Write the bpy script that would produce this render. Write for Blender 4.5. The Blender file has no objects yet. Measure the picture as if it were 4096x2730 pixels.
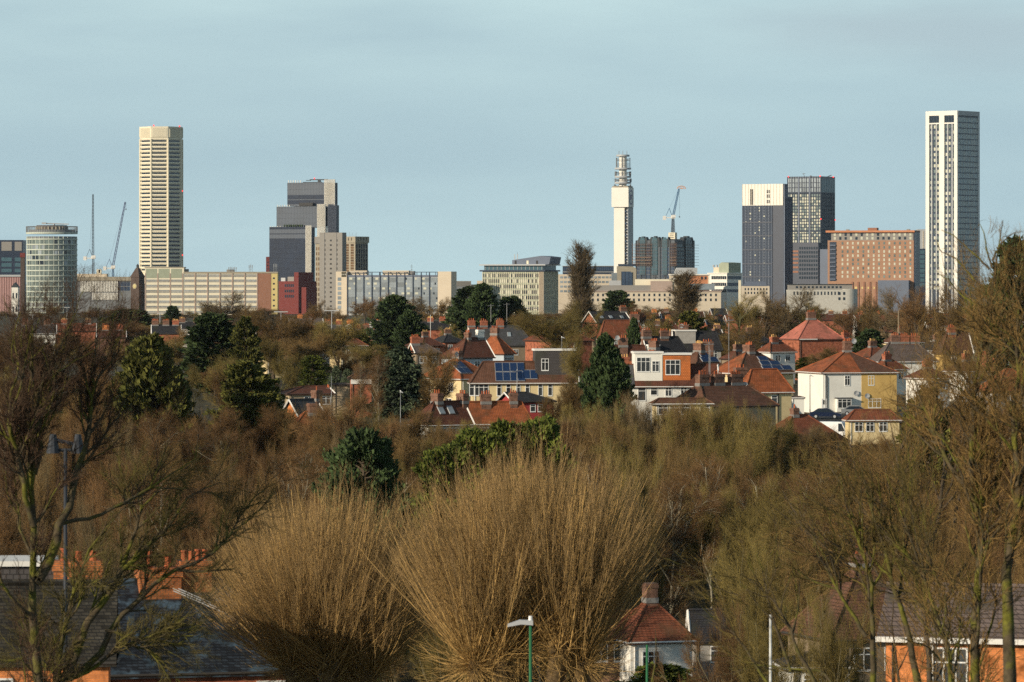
import bpy, math, random
import numpy as np
from mathutils import Vector, Matrix
R = math.radians
random.seed(7)
rng = np.random.default_rng(11)
scene = bpy.context.scene
COL = scene.collection

# ------------------------------------------------------------------ camera, sky, sun, exposure
FPX, CXP, YHP = 16680.0, 2048.0, 1130.0          # focal length, centre and horizon of the 4096 px photograph
cam_d = bpy.data.cameras.new('camera')
cam = bpy.data.objects.new('camera', cam_d); COL.objects.link(cam)
cam.location = (0, 0, 0); cam.rotation_euler = (R(90), 0, 0)
cam_d.sensor_width = 36.0
cam_d.lens = 36.0 * FPX / 4096.0
cam_d.shift_y = -(1365.0 - YHP) / 4096.0
cam_d.clip_start = 1.0; cam_d.clip_end = 60000
cam_d.dof.use_dof = True; cam_d.dof.focus_distance = 1400.0; cam_d.dof.aperture_fstop = 4.5
scene.camera = cam

SUN_EL, SUN_DIR = 17.0, (-0.79, -0.61)
n_ = math.hypot(*SUN_DIR); ce = math.cos(R(SUN_EL))
S = Vector((SUN_DIR[0] / n_ * ce, SUN_DIR[1] / n_ * ce, math.sin(R(SUN_EL))))
world = bpy.data.worlds.new('World'); scene.world = world; world.use_nodes = True
wn, wl = world.node_tree.nodes, world.node_tree.links
wn.clear()
def wnode(t, **kw):
    n = wn.new(t)
    for k, v in kw.items(): setattr(n, k, v)
    return n
wo = wnode('ShaderNodeOutputWorld'); bg = wnode('ShaderNodeBackground'); bg.inputs[1].default_value = 0.1
sky = wnode('ShaderNodeTexSky', sky_type='NISHITA', sun_disc=False)
sky.sun_elevation = R(SUN_EL); sky.sun_rotation = math.atan2(S.x, S.y); sky.dust_density = 0.6; sky.ozone_density = 1.6; sky.altitude = 100
tc = wnode('ShaderNodeTexCoord')
sx = wnode('ShaderNodeSeparateXYZ'); cx = wnode('ShaderNodeCombineXYZ')
mz = wnode('ShaderNodeMath', operation='MULTIPLY_ADD'); mz.inputs[1].default_value = 1.6; mz.inputs[2].default_value = 0.22
wl.new(tc.outputs['Generated'], sx.inputs[0]); wl.new(sx.outputs[0], cx.inputs[0]); wl.new(sx.outputs[1], cx.inputs[1])
wl.new(sx.outputs[2], mz.inputs[0]); wl.new(mz.outputs[0], cx.inputs[2]); wl.new(cx.outputs[0], sky.inputs[0])
mp = wnode('ShaderNodeMapping'); mp.inputs['Scale'].default_value = (6.0, 6.0, 34.0); mp.inputs['Location'].default_value = (0.4, 0.0, 1.3)
wl.new(tc.outputs['Generated'], mp.inputs[0])
nz = wnode('ShaderNodeTexNoise'); nz.inputs['Scale'].default_value = 1.15; nz.inputs['Detail'].default_value = 5.0; nz.inputs['Roughness'].default_value = 0.5
wl.new(mp.outputs[0], nz.inputs['Vector'])
rp = wnode('ShaderNodeValToRGB'); e = rp.color_ramp.elements
e[0].position = 0.4; e[0].color = (6.2, 8.15, 8.25, 1); e[1].position = 0.68; e[1].color = (4.75, 6.4, 6.9, 1)
wl.new(nz.outputs[0], rp.inputs[0])
mxs = wnode('ShaderNodeMix', data_type='RGBA'); 
vf = wnode('ShaderNodeMapRange'); vf.inputs[1].default_value = 0.1; vf.inputs[2].default_value = 0.55; vf.inputs[3].default_value = 0.85; vf.inputs[4].default_value = 0.12
wl.new(sx.outputs[2], vf.inputs[0]); wl.new(vf.outputs[0], mxs.inputs[0])      # thin high veil of cloud over the clear sky

bnd = wnode('ShaderNodeValToRGB'); be = bnd.color_ramp.elements; be[0].position = 0.0; be[0].color = (.25,) * 3 + (1,); be[1].position = 0.068; be[1].color = (0, 0, 0, 1)
q_ = be.new(0.03); q_.color = (.75,) * 3 + (1,)
wl.new(sx.outputs[2], bnd.inputs[0])
mg = wnode('ShaderNodeMix', data_type='RGBA'); mg.inputs[7].default_value = (4.55, 6.2, 6.75, 1); wl.new(bnd.outputs[0], mg.inputs[0]); wl.new(rp.outputs[0], mg.inputs[6])
cs = wnode('ShaderNodeVectorMath', operation='SUBTRACT'); cs.inputs[1].default_value = (0.105, 0.99, 0.059); wl.new(tc.outputs['Generated'], cs.inputs[0])
cm = wnode('ShaderNodeVectorMath', operation='MULTIPLY'); cm.inputs[1].default_value = (14.0, 0.0, 75.0); wl.new(cs.outputs[0], cm.inputs[0])
cn = wnode('ShaderNodeTexNoise'); cn.inputs['Scale'].default_value = 1.6; cn.inputs['Detail'].default_value = 4; wl.new(cm.outputs[0], cn.inputs['Vector'])
cl = wnode('ShaderNodeVectorMath', operation='LENGTH'); wl.new(cm.outputs[0], cl.inputs[0])
ca = wnode('ShaderNodeMath', operation='ADD'); wl.new(cl.outputs['Value'], ca.inputs[0]); wl.new(cn.outputs[0], ca.inputs[1])
cr2 = wnode('ShaderNodeMapRange', interpolation_type='SMOOTHSTEP'); cr2.inputs[1].default_value = 0.6; cr2.inputs[2].default_value = 1.5; cr2.inputs[3].default_value = 0.75; cr2.inputs[4].default_value = 0.0; wl.new(ca.outputs[0], cr2.inputs[0])
mk = wnode('ShaderNodeMix', data_type='RGBA'); mk.inputs[7].default_value = (4.9, 6.1, 6.5, 1); wl.new(cr2.outputs[0], mk.inputs[0]); wl.new(mg.outputs[2], mk.inputs[6])
wl.new(sky.outputs[0], mxs.inputs[6]); wl.new(mk.outputs[2], mxs.inputs[7])
wl.new(mxs.outputs[2], bg.inputs[0]); wl.new(bg.outputs[0], wo.inputs[0])

sun_d = bpy.data.lights.new('sun', 'SUN'); sun_d.energy = 4.9; sun_d.angle = R(0.5); sun_d.color = (1.0, 0.86, 0.66)
sun = bpy.data.objects.new('sun', sun_d); COL.objects.link(sun)
sun.rotation_euler = S.to_track_quat('Z', 'Y').to_euler()
sun.location = (-300, -300, 300)
vs = scene.view_settings
vs.view_transform = 'Standard'; vs.look = 'None'; vs.gamma = 1.0; vs.exposure = 0.0; vs.use_curve_mapping = False
scene.cycles.max_bounces = 4; scene.cycles.diffuse_bounces = 2; scene.cycles.glossy_bounces = 2
scene.cycles.transmission_bounces = 2; scene.cycles.volume_bounces = 0; scene.cycles.transparent_max_bounces = 4
scene.cycles.use_denoising = False; scene.cycles.sample_clamp_direct = 4.0; scene.cycles.sample_clamp_indirect = 2.0
scene.cycles.pixel_filter_type = 'BLACKMAN_HARRIS'; scene.cycles.filter_width = 1.5

# ------------------------------------------------------------------ pixel <-> place
def PX(px, Y): return (px - CXP) * Y / FPX
def PZ(py, Y): return (YHP - py) * Y / FPX
GP = [(0, -22), (180, -22), (240, -26.5), (300, -31), (370, -34), (420, -29), (465, -24), (505, -21.6), (560, -20.6), (595, -19.3), (700, -18.7), (1000, -18.5),
      (2000, -20), (3000, -25), (4000, -29), (60000, -29)]
def gz(Y): return float(np.interp(Y, [p[0] for p in GP], [p[1] for p in GP]))

# ------------------------------------------------------------------ object helpers
def link(o, parent=None):
    COL.objects.link(o)
    if parent is not None: o.parent = parent
    return o
def tag(o, label=None, cat=None, group=None, kind=None):
    if label: o['label'] = label
    if cat: o['category'] = cat
    if group: o['group'] = group
    if kind: o['kind'] = kind
    return o
def thing(name, label, cat, loc=(0, 0, 0), rz=0.0, group=None):
    o = bpy.data.objects.new(name, None); o.empty_display_size = 0.5
    o.location = loc; o.rotation_euler = (0, 0, rz); link(o)
    return tag(o, label, cat, group)
def inst(name, mesh, parent=None, loc=(0, 0, 0), rz=0.0, sc=None):
    o = bpy.data.objects.new(name, mesh); o.location = loc; o.rotation_euler = (0, 0, rz)
    if sc is not None: o.scale = sc
    return link(o, parent)

class MB:
    def __init__(self): self.v = []; self.n = 0; self.q = []; self.t = []; self.p = []
    def addv(self, a):
        a = np.asarray(a, dtype=np.float64).reshape(-1, 3); self.v.append(a); s = self.n; self.n += len(a); return s
    def box(self, x0, x1, y0, y1, z0, z1):
        s = self.addv([(x0, y0, z0), (x1, y0, z0), (x1, y1, z0), (x0, y1, z0), (x0, y0, z1), (x1, y0, z1), (x1, y1, z1), (x0, y1, z1)])
        self.q.append(np.array([(0, 3, 2, 1), (4, 5, 6, 7), (0, 1, 5, 4), (1, 2, 6, 5), (2, 3, 7, 6), (3, 0, 4, 7)]) + s); return self
    def poly(self, pts):
        s = self.addv(pts); self.p.append([s + i for i in range(len(pts))]); return self
    def prism(self, pts, z0, z1, taper=1.0, c=(0, 0)):
        n = len(pts)
        s = self.addv([(x, y, z0) for x, y in pts] + [(c[0] + (x - c[0]) * taper, c[1] + (y - c[1]) * taper, z1) for x, y in pts])
        for i in range(n):
            j = (i + 1) % n; self.p.append([s + i, s + j, s + n + j, s + n + i])
        self.p.append([s + n + i for i in range(n)]); self.p.append([s + n - 1 - i for i in range(n)]); return self
    def prism_y(self, pts, y0, y1):                      # outline in x-z pushed through y
        n = len(pts); s = self.addv([(x, y0, z) for x, z in pts] + [(x, y1, z) for x, z in pts])
        for i in range(n):
            j = (i + 1) % n; self.p.append([s + i, s + j, s + n + j, s + n + i])
        self.p.append([s + i for i in range(n)][::-1]); self.p.append([s + n + i for i in range(n)]); return self
    def cyl(self, x, y, z0, z1, r0, r1=None, n=16):
        r1 = r0 if r1 is None else r1
        a = [(math.cos(2 * math.pi * i / n), math.sin(2 * math.pi * i / n)) for i in range(n)]
        s = self.addv([(x + c * r0, y + d * r0, z0) for c, d in a] + [(x + c * r1, y + d * r1, z1) for c, d in a])
        for i in range(n):
            j = (i + 1) % n; self.q.append(np.array([(s + i, s + j, s + n + j, s + n + i)]))
        self.p.append([s + n + i for i in range(n)]); self.p.append([s + n - 1 - i for i in range(n)]); return self
    def bar(self, a, b, r, r1=None, n=4):
        self.tubes(np.array([[a, b]], float), np.array([[r, r if r1 is None else r1]]), n); return self
    def tubes(self, P, Rr, sides=3):
        N, k, _ = P.shape
        T = np.gradient(P, axis=1); T /= np.linalg.norm(T, axis=2, keepdims=True) + 1e-9
        ref = np.where(np.abs(T[:, :1, 2:3]) > 0.9, np.array([[[1., 0, 0]]]), np.array([[[0, 0, 1.]]]))
        U = np.cross(T, np.broadcast_to(ref, T.shape)); U /= np.linalg.norm(U, axis=2, keepdims=True) + 1e-9
        W = np.cross(T, U)
        ang = np.arange(sides) * 2 * math.pi / sides
        ring = P[:, :, None, :] + Rr[:, :, None, None] * (np.cos(ang)[None, None, :, None] * U[:, :, None, :] + np.sin(ang)[None, None, :, None] * W[:, :, None, :])
        s = self.addv(ring.reshape(-1, 3))
        b = (np.arange(N)[:, None, None] * k + np.arange(k - 1)[None, :, None]) * sides
        i = np.arange(sides)[None, None, :]; j = (i + 1) % sides
        q = np.stack([b + i, b + j, b + sides + j, b + sides + i], -1).reshape(-1, 4) + s
        self.q.append(q); return self
    def tris(self, A):
        A = np.asarray(A); s = self.addv(A.reshape(-1, 3)); self.t.append(np.arange(len(A) * 3).reshape(-1, 3) + s); return self
    def quads(self, A):
        A = np.asarray(A); s = self.addv(A.reshape(-1, 3)); self.q.append(np.arange(len(A) * 4).reshape(-1, 4) + s); return self
    def mesh(self, name, mat, smooth=False):
        V = np.concatenate(self.v).astype(np.float32); me = bpy.data.meshes.new(name)
        loops, tot = [], []
        if self.q: a = np.concatenate(self.q); loops.append(a.ravel()); tot.append(np.full(len(a), 4))
        if self.t: a = np.concatenate(self.t); loops.append(a.ravel()); tot.append(np.full(len(a), 3))
        if self.p: loops.append(np.array([i for p in self.p for i in p])); tot.append(np.array([len(p) for p in self.p]))
        L = np.concatenate(loops).astype(np.int32); Tt = np.concatenate(tot).astype(np.int32)
        st = np.concatenate([[0], np.cumsum(Tt)[:-1]]).astype(np.int32)
        me.vertices.add(len(V)); me.vertices.foreach_set('co', V.ravel())
        me.loops.add(len(L)); me.loops.foreach_set('vertex_index', L)
        me.polygons.add(len(Tt)); me.polygons.foreach_set('loop_start', st); me.polygons.foreach_set('loop_total', Tt)
        me.polygons.foreach_set('use_smooth', np.full(len(Tt), bool(smooth)))
        me.update(calc_edges=True); me.validate()
        me.materials.append(mat); return me
    def build(self, name, mat, parent=None, smooth=False, loc=(0, 0, 0), rz=0.0):
        return inst(name, self.mesh(name, mat, smooth), parent, loc, rz)

# ------------------------------------------------------------------ materials
def lin(r, g, b):
    f = lambda c: (c / 255 / 12.92) if c / 255 <= 0.04045 else ((c / 255 + 0.055) / 1.055) ** 2.4
    return (f(r), f(g), f(b))
MATS = {}
def mat(name, col, rough=0.85, var=0.12, scale=0.6, metal=0.0, spec=0.25, island=0.0, obj_rand=0.0, pattern=None, bump=0.0, emit=None, mix2=None):
    if name in MATS: return MATS[name]
    m = bpy.data.materials.new(name); m.use_nodes = True; MATS[name] = m
    N, L = m.node_tree.nodes, m.node_tree.links
    b = N['Principled BSDF']; b.inputs['Roughness'].default_value = rough; b.inputs['Metallic'].default_value = metal
    b.inputs['Specular IOR Level'].default_value = spec
    c4 = (*col, 1)
    if emit:
        b.inputs['Emission Color'].default_value = (*emit[0], 1); b.inputs['Emission Strength'].default_value = emit[1]
    tcx = N.new('ShaderNodeTexCoord')
    src = None
    if pattern:                                            # courses of bricks, tiles or slates along z
        kind, bw, bh, c2, cm, msize = pattern
        s = N.new('ShaderNodeSeparateXYZ'); L.new(tcx.outputs['Object'], s.inputs[0])
        a = N.new('ShaderNodeMath'); a.operation = 'ADD'; L.new(s.outputs[0], a.inputs[0]); L.new(s.outputs[1], a.inputs[1])
        cb = N.new('ShaderNodeCombineXYZ'); L.new(a.outputs[0], cb.inputs[0]); L.new(s.outputs[2], cb.inputs[1])
        br = N.new('ShaderNodeTexBrick'); L.new(cb.outputs[0], br.inputs['Vector'])
        br.inputs['Scale'].default_value = 1.0; br.inputs['Brick Width'].default_value = bw; br.inputs['Row Height'].default_value = bh
        br.inputs['Mortar Size'].default_value = msize; br.inputs['Mortar Smooth'].default_value = 0.3; br.inputs['Bias'].default_value = 0.0
        br.inputs['Color1'].default_value = c4; br.inputs['Color2'].default_value = (*c2, 1); br.inputs['Mortar'].default_value = (*cm, 1)
        src = br.outputs[0]
    nzn = N.new('ShaderNodeTexNoise'); nzn.inputs['Scale'].default_value = scale; nzn.inputs['Detail'].default_value = 6.0; nzn.inputs['Roughness'].default_value = 0.65
    L.new(tcx.outputs['Object'], nzn.inputs['Vector'])
    mr = N.new('ShaderNodeMapRange'); mr.inputs[1].default_value = 0.3; mr.inputs[2].default_value = 0.7
    mr.inputs[3].default_value = 1 - var; mr.inputs[4].default_value = 1 + var
    L.new(nzn.outputs[0], mr.inputs[0]); fac = mr.outputs[0]
    def mul(fa, fb):
        x = N.new('ShaderNodeMath'); x.operation = 'MULTIPLY'; L.new(fa, x.inputs[0]); L.new(fb, x.inputs[1]); return x.outputs[0]
    def rnd(o, amt):
        x = N.new('ShaderNodeMapRange'); x.inputs[3].default_value = 1 - amt; x.inputs[4].default_value = 1 + amt; L.new(o, x.inputs[0]); return x.outputs[0]
    if island: fac = mul(fac, rnd(N.new('ShaderNodeNewGeometry').outputs['Random Per Island'], island))
    if obj_rand: fac = mul(fac, rnd(N.new('ShaderNodeObjectInfo').outputs['Random'], obj_rand))
    vm = N.new('ShaderNodeVectorMath'); vm.operation = 'SCALE'
    if mix2:                                               # patches of a second colour (moss, algae, moss on tiles, painted sheen on slates)
        n2_ = N.new('ShaderNodeTexNoise'); n2_.inputs['Scale'].default_value = mix2[1]; n2_.inputs['Detail'].default_value = 4.0; L.new(tcx.outputs['Object'], n2_.inputs['Vector'])
        m2 = N.new('ShaderNodeMapRange'); m2.inputs[1].default_value = mix2[2]; m2.inputs[2].default_value = mix2[2] + .12; L.new(n2_.outputs[0], m2.inputs[0])
        mx2 = N.new('ShaderNodeMix'); mx2.data_type = 'RGBA'; L.new(m2.outputs[0], mx2.inputs[0]); mx2.inputs[6].default_value = c4; mx2.inputs[7].default_value = (*mix2[0], 1)
        if src: L.new(src, mx2.inputs[6])
        src = mx2.outputs[2]
    if src: L.new(src, vm.inputs[0])
    else: vm.inputs[0].default_value = col
    L.new(fac, vm.inputs['Scale']); L.new(vm.outputs[0], b.inputs['Base Color'])
    if bump:
        bp = N.new('ShaderNodeBump'); bp.inputs['Strength'].default_value = bump; bp.inputs['Distance'].default_value = 0.05
        L.new(nzn.outputs[0], bp.inputs['Height']); L.new(bp.outputs[0], b.inputs['Normal'])
    return m
def tiles(name, c, v=1.25, w=0.3, h=0.17, var=0.22):
    return mat(name, c, 0.85, var, 0.9, mix2=(tuple(x * .5 + y for x, y in zip(c, (.02, .022, .012))), .55, .54), pattern=('t', w, h, tuple(x * v for x in c), tuple(x * 0.45 for x in c), 0.025))
def bricks(name, c, v=1.3, w=0.23, h=0.078, m=None):
    return mat(name, c, 0.9, 0.45, 2.5, mix2=(tuple(x * .45 for x in c), 1.1, .55), pattern=('b', w, h, tuple(x * v for x in c), m or tuple(x * 0.8 + 0.05 for x in c), 0.012))

# city
M_cream = mat('cream concrete', (0.76, 0.69, 0.53), 0.8, 0.05, 0.1)
M_cream2 = mat('pale cream cladding', (0.62, 0.53, 0.41), 0.8, 0.06, 0.1)
M_white = mat('white panel', (0.78, 0.75, 0.68), 0.7, 0.04, 0.1)
M_whitep = mat('white paint', (0.74, 0.72, 0.68), 0.7, 0.08, 0.8)
M_grey = mat('grey concrete', (0.27, 0.255, 0.235), 0.85, 0.06, 0.1)
M_grey2 = mat('mid grey cladding', (0.2, 0.21, 0.22), 0.7, 0.06, 0.1)
M_dkgrey = mat('dark grey cladding', (0.03, 0.045, 0.075), 0.6, 0.1, 0.1)
M_lslate = mat('blue grey metal', (0.13, 0.155, 0.21), 0.6, 0.06, 0.1)
M_navy = mat('navy cladding', (0.022, 0.032, 0.06), 0.4, 0.1, 0.1, spec=0.4)
M_navyrefl = mat('navy glazing painted reflection', (0.007, 0.018, 0.045), 0.35, 0.3, 0.08, spec=0.18)  # dark ground reflection painted into the glass colour
M_glassd = mat('dark glass', (0.02, 0.03, 0.045), 0.12, 0.15, 0.05, spec=0.5)
M_glassb = mat('blue glass', (0.045, 0.07, 0.12), 0.15, 0.2, 0.1, spec=0.5)
M_glassg = mat('green grey glass', (0.15, 0.19, 0.18), 0.2, 0.25, 0.3, spec=0.5, obj_rand=0.35)
M_glassl = mat('pale curtain glass', (0.25, 0.29, 0.32), 0.25, 0.2, 0.3, spec=0.5, obj_rand=0.3)
M_glassl3 = mat('light curtain glass', (0.4, 0.48, 0.5), 0.3, 0.2, 0.3, spec=0.4, obj_rand=0.2)
M_glassl2 = mat('blue grey curtain glass', (0.24, 0.33, 0.38), 0.2, 0.2, 0.3, spec=0.5, obj_rand=0.3)
M_glasst = mat('teal glass', (0.06, 0.12, 0.15), 0.15, 0.2, 0.2, spec=0.5)
M_greyglass = mat('grey tower glass', (0.038, 0.056, 0.088), 0.3, 0.15, 0.05, spec=0.5)
M_bronze = mat('bronze glass', (0.13, 0.075, 0.035), 0.2, 0.3, 0.4, spec=0.5, obj_rand=0.5)
M_sand = mat('sandstone', (0.34, 0.3, 0.23), 0.85, 0.1, 0.2)
M_pink = mat('pink stone', (0.42, 0.32, 0.27), 0.85, 0.08, 0.2)
M_terr = mat('terracotta cladding', (0.52, 0.22, 0.11), 0.85, 0.1, 0.2)
M_ltgrey = mat('light grey metal roof', (0.42, 0.43, 0.44), 0.5, 0.05, 0.2)
M_panelg = mat('green grey panel', (0.33, 0.36, 0.27), 0.8, 0.1, 0.2)
M_redbrick = mat('red brick far', (0.17, 0.042, 0.038), 0.9, 0.1, 0.3)
M_brownbrick = mat('brown brick far', (0.3, 0.15, 0.1), 0.9, 0.1, 0.3)
M_tanbrick = mat('tan brick far', (0.37, 0.215, 0.14), 0.9, 0.08, 0.3)
M_yellow = mat('yellow render', (0.62, 0.5, 0.22), 0.85, 0.06, 0.2)
M_blind = mat('pale blind', (0.55, 0.55, 0.45), 0.8, 0.1, 0.2)
M_steel = mat('galvanised steel', (0.3, 0.31, 0.32), 0.5, 0.1, 1, metal=0.4)
M_crane = mat('crane blue paint', (0.05, 0.13, 0.26), 0.5, 0.1, 1)
M_craneg = mat('crane dark lattice', (0.1, 0.13, 0.17), 0.5, 0.1, 1)
M_oran = mat('orange paint', (0.75, 0.33, 0.12), 0.6, 0.1, 1)
M_red = mat('red lamp', (0.8, 0.03, 0.03), 0.5, 0, 1, emit=((1.0, 0.05, 0.05), 2.0))
M_black = mat('black paint', (0.015, 0.015, 0.018), 0.5, 0.1, 1)
M_purple = mat('violet sign paint', (0.07, 0.06, 0.22), 0.6, 0.05, 1)
M_stonedk = mat('dark brown stone', (0.09, 0.065, 0.055), 0.9, 0.15, 0.3)
M_lead = mat('dark lead roof', (0.05, 0.058, 0.065), 0.7, 0.15, 0.3)
M_scaf = mat('rusty scaffold tube', (0.2, 0.13, 0.1), 0.7, 0.2, 1)
M_clock = mat('yellow clock face', (0.5, 0.42, 0.2), 0.6, 0.02, 1)
M_bluegl = mat('dark teal stone', (0.075, 0.09, 0.11), 0.5, 0.15, 0.2)
# houses
T_red = tiles('red clay tiles', (0.2, 0.066, 0.034), var=.35)
T_orange = tiles('orange clay tiles', (0.31, 0.094, 0.037), var=.35)
T_brown = tiles('weathered brown tiles', (0.125, 0.06, 0.038), var=.3)
T_dkred = tiles('dark red brown tiles', (0.125, 0.048, 0.03), var=.3)
T_slate = tiles('grey slates', (0.075, 0.075, 0.08))
T_black = tiles('dark slates', (0.03, 0.03, 0.035))
T_mauve = tiles('grey brown tiles', (0.13, 0.1, 0.09))
T_pinkr = tiles('new red tiles', (0.5, 0.17, 0.12))
T_slatebig = mat('mossy slates', (0.018, 0.016, 0.012), 0.7, 0.7, 1.3, spec=0.2, pattern=('s', 0.27, 0.12, (0.05, 0.045, 0.036), (0.012, 0.012, 0.012), 0.02))
T_slatesheen = mat('glossy blue slates', (0.01, 0.012, 0.015), 0.55, 0.8, 0.6, spec=0.3, pattern=('s', 0.24, 0.105, (0.034, 0.045, 0.06), (0.01, 0.01, 0.012), 0.02), mix2=((0.05, 0.08, 0.11), 1.5, .54))  # bluish sheen on the slates painted in as paler blue patches
W_cream = mat('cream render', (0.66, 0.53, 0.3), 0.9, 0.08, 0.8)
W_white = mat('white render', (0.78, 0.76, 0.7), 0.9, 0.07, 0.8)
W_yellow = mat('yellow render wall', (0.6, 0.4, 0.14), 0.9, 0.12, 0.8)
W_buff = mat('buff pebbledash', (0.42, 0.33, 0.22), 0.95, 0.15, 1.5)
W_grey = mat('grey pebbledash', (0.36, 0.34, 0.31), 0.95, 0.15, 1.5)
W_brown = mat('brown pebbledash', (0.25, 0.19, 0.13), 0.95, 0.15, 1.5)
W_red = mat('red painted render', (0.36, 0.05, 0.05), 0.85, 0.1, 0.8)
W_blue = mat('pale blue render', (0.45, 0.5, 0.55), 0.9, 0.08, 0.8)
B_red = bricks('red brick', (0.32, 0.1, 0.05))
B_orange = bricks('orange brick', (0.58, 0.2, 0.06))
B_dull = bricks('dull brown brick', (0.17, 0.085, 0.055))
B_old = bricks('sooty red brick', (0.33, 0.105, 0.032), 1.5, m=(0.14, 0.1, 0.065))
W_otile = tiles('orange hung tiles', (0.56, 0.17, 0.05), 1.2, 0.25, 0.2, 0.1)
W_gtile = tiles('dark hung tiles', (0.075, 0.068, 0.068), 1.15, 0.25, 0.2, 0.15)
M_pot = mat('terracotta pot', (0.4, 0.11, 0.045), 0.85, 0.25, 3, obj_rand=0.3)
M_poty = mat('buff pot', (0.7, 0.42, 0.16), 0.85, 0.2, 3, obj_rand=0.3)
M_upvc = mat('white window plastic', (0.8, 0.8, 0.78), 0.5, 0.03, 1)
M_pane = mat('house window glass', (0.045, 0.05, 0.055), 0.1, 0.3, 1.5, spec=0.5, obj_rand=0.5)
M_panel = mat('solar cells', (0.012, 0.03, 0.085), 0.22, 0.2, 2, spec=0.6)
M_alu = mat('aluminium frame', (0.55, 0.56, 0.58), 0.4, 0.05, 1, metal=0.5)
M_flash = mat('lead flashing', (0.22, 0.21, 0.2), 0.7, 0.2, 3)
M_gutter = mat('dark gutter', (0.05, 0.045, 0.04), 0.6, 0.1, 1)
# plants
V_bark = mat('dark bark', (0.085, 0.065, 0.045), 0.95, 0.35, 2.0, bump=0.4)
V_moss = mat('mossy bark', (0.075, 0.058, 0.034), 0.95, 0.55, 6.0, bump=0.6, mix2=((0.115, 0.11, 0.018), 1.7, .46))
V_mossd = mat('green grey bark', (0.1, 0.092, 0.04), 0.95, 0.5, 2.5, bump=0.4)
V_barkp = mat('pale grey green bark', (0.17, 0.145, 0.085), 0.95, 0.4, 1.5, obj_rand=.3)
V_twig = mat('brown twigs', (0.2, 0.128, 0.05), 0.95, 0.2, 0.25, island=0.45, obj_rand=0.28)
V_twigr = mat('reddish twigs', (0.19, 0.108, 0.046), 0.95, 0.2, 0.25, island=0.45, obj_rand=0.25)
V_twigo = mat('olive twigs', (0.21, 0.16, 0.05), 0.95, 0.25, 0.25, island=0.45, obj_rand=0.25)
V_twigg = mat('grey twigs', (0.19, 0.138, 0.07), 0.95, 0.2, 0.25, island=0.4, obj_rand=0.2)
V_twigd = mat('dark near twigs', (0.075, 0.045, 0.028), 0.95, 0.3, 0.6, island=0.4)
V_twign = mat('rusty near twigs', (0.21, 0.13, 0.045), 0.95, 0.35, 0.5, island=0.5)
V_rod = mat('straw willow rods', (0.42, 0.27, 0.1), 0.9, 0.2, 0.4, island=0.5)
V_rodt = mat('willow rod tips', (0.33, 0.22, 0.1), 0.9, 0.2, 0.4, island=0.4)
V_knob = mat('pollard bark', (0.12, 0.08, 0.04), 0.95, 0.5, 5, bump=0.8, mix2=((0.2, 0.13, 0.05), 2.2, .5))
L_dark = mat('dark evergreen leaves', (0.042, 0.066, 0.022), 0.85, 0.35, 0.5, island=0.5, obj_rand=0.12)
L_blue = mat('blue green needles', (0.05, 0.07, 0.038), 0.85, 0.3, 0.5, island=0.5, obj_rand=0.12)
L_olive = mat('olive evergreen leaves', (0.085, 0.086, 0.018), 0.85, 0.35, 0.5, island=0.5, obj_rand=0.12)
L_mid = mat('mid green leaves', (0.095, 0.115, 0.018), 0.8, 0.35, 0.6, island=0.5, obj_rand=0.1)
L_sage = mat('sage leaves', (0.1, 0.125, 0.07), 0.9, 0.2, 0.6, island=0.3)
M_post = mat('dark lamp paint', (0.035, 0.04, 0.05), 0.6, 0.1, 1)
M_greenpost = mat('green lamp paint', (0.03, 0.14, 0.06), 0.6, 0.1, 1)
M_car = mat('dark blue car paint', (0.012, 0.02, 0.05), 0.2, 0.02, 1, spec=0.6)
M_carg = mat('grey car paint', (0.2, 0.21, 0.22), 0.25, 0.02, 1, spec=0.6)
M_van = mat('white van paint', (0.72, 0.74, 0.76), 0.3, 0.02, 1, spec=0.5)
M_tyre = mat('black rubber', (0.012, 0.012, 0.012), 0.9, 0.1, 1)

# ------------------------------------------------------------------ ground and road
def make_ground():
    ys = np.unique(np.concatenate([np.arange(-200, 800, 8), np.arange(800, 5000, 60), np.array([6000, 9000, 15000, 30000, 55000])]))
    xs = np.unique(np.concatenate([np.arange(-200, 200, 8), np.arange(-2000, 2001, 150), np.array([-30000, -12000, -5000, 5000, 12000, 30000])]))
    Xg, Yg = np.meshgrid(xs, ys); Zg = np.interp(Yg, [p[0] for p in GP], [p[1] for p in GP])
    Zg = Zg + np.where(Yg < 4000, 0.25 * np.sin(Xg * 0.11 + 1) * np.cos(Yg * 0.083), 0)
    V = np.stack([Xg, Yg, Zg], -1).reshape(-1, 3); n = len(xs); m = MB(); m.addv(V)
    i, j = np.meshgrid(np.arange(len(ys) - 1), np.arange(n - 1), indexing='ij'); a = (i * n + j).ravel()
    m.q.append(np.stack([a, a + 1, a + n + 1, a + n], -1))
    g = mat('leaf litter and rough grass', (0.06, 0.05, 0.024), 1.0, 0.5, 0.15)
    tag(m.build('ground', g), kind='structure')
make_ground()
rd = MB(); rx0, rx1 = PX(3140, 592), PX(3900, 592)
rd.quads([[(rx0, 580, gz(580) + .35), (rx1, 580, gz(580) + .35), (rx1, 600, gz(600) + .35), (rx0, 600, gz(600) + .35)]])
tag(rd.build('road', mat('asphalt', (0.05, 0.05, 0.052), 0.9, 0.2, 1)), kind='structure')

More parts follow.
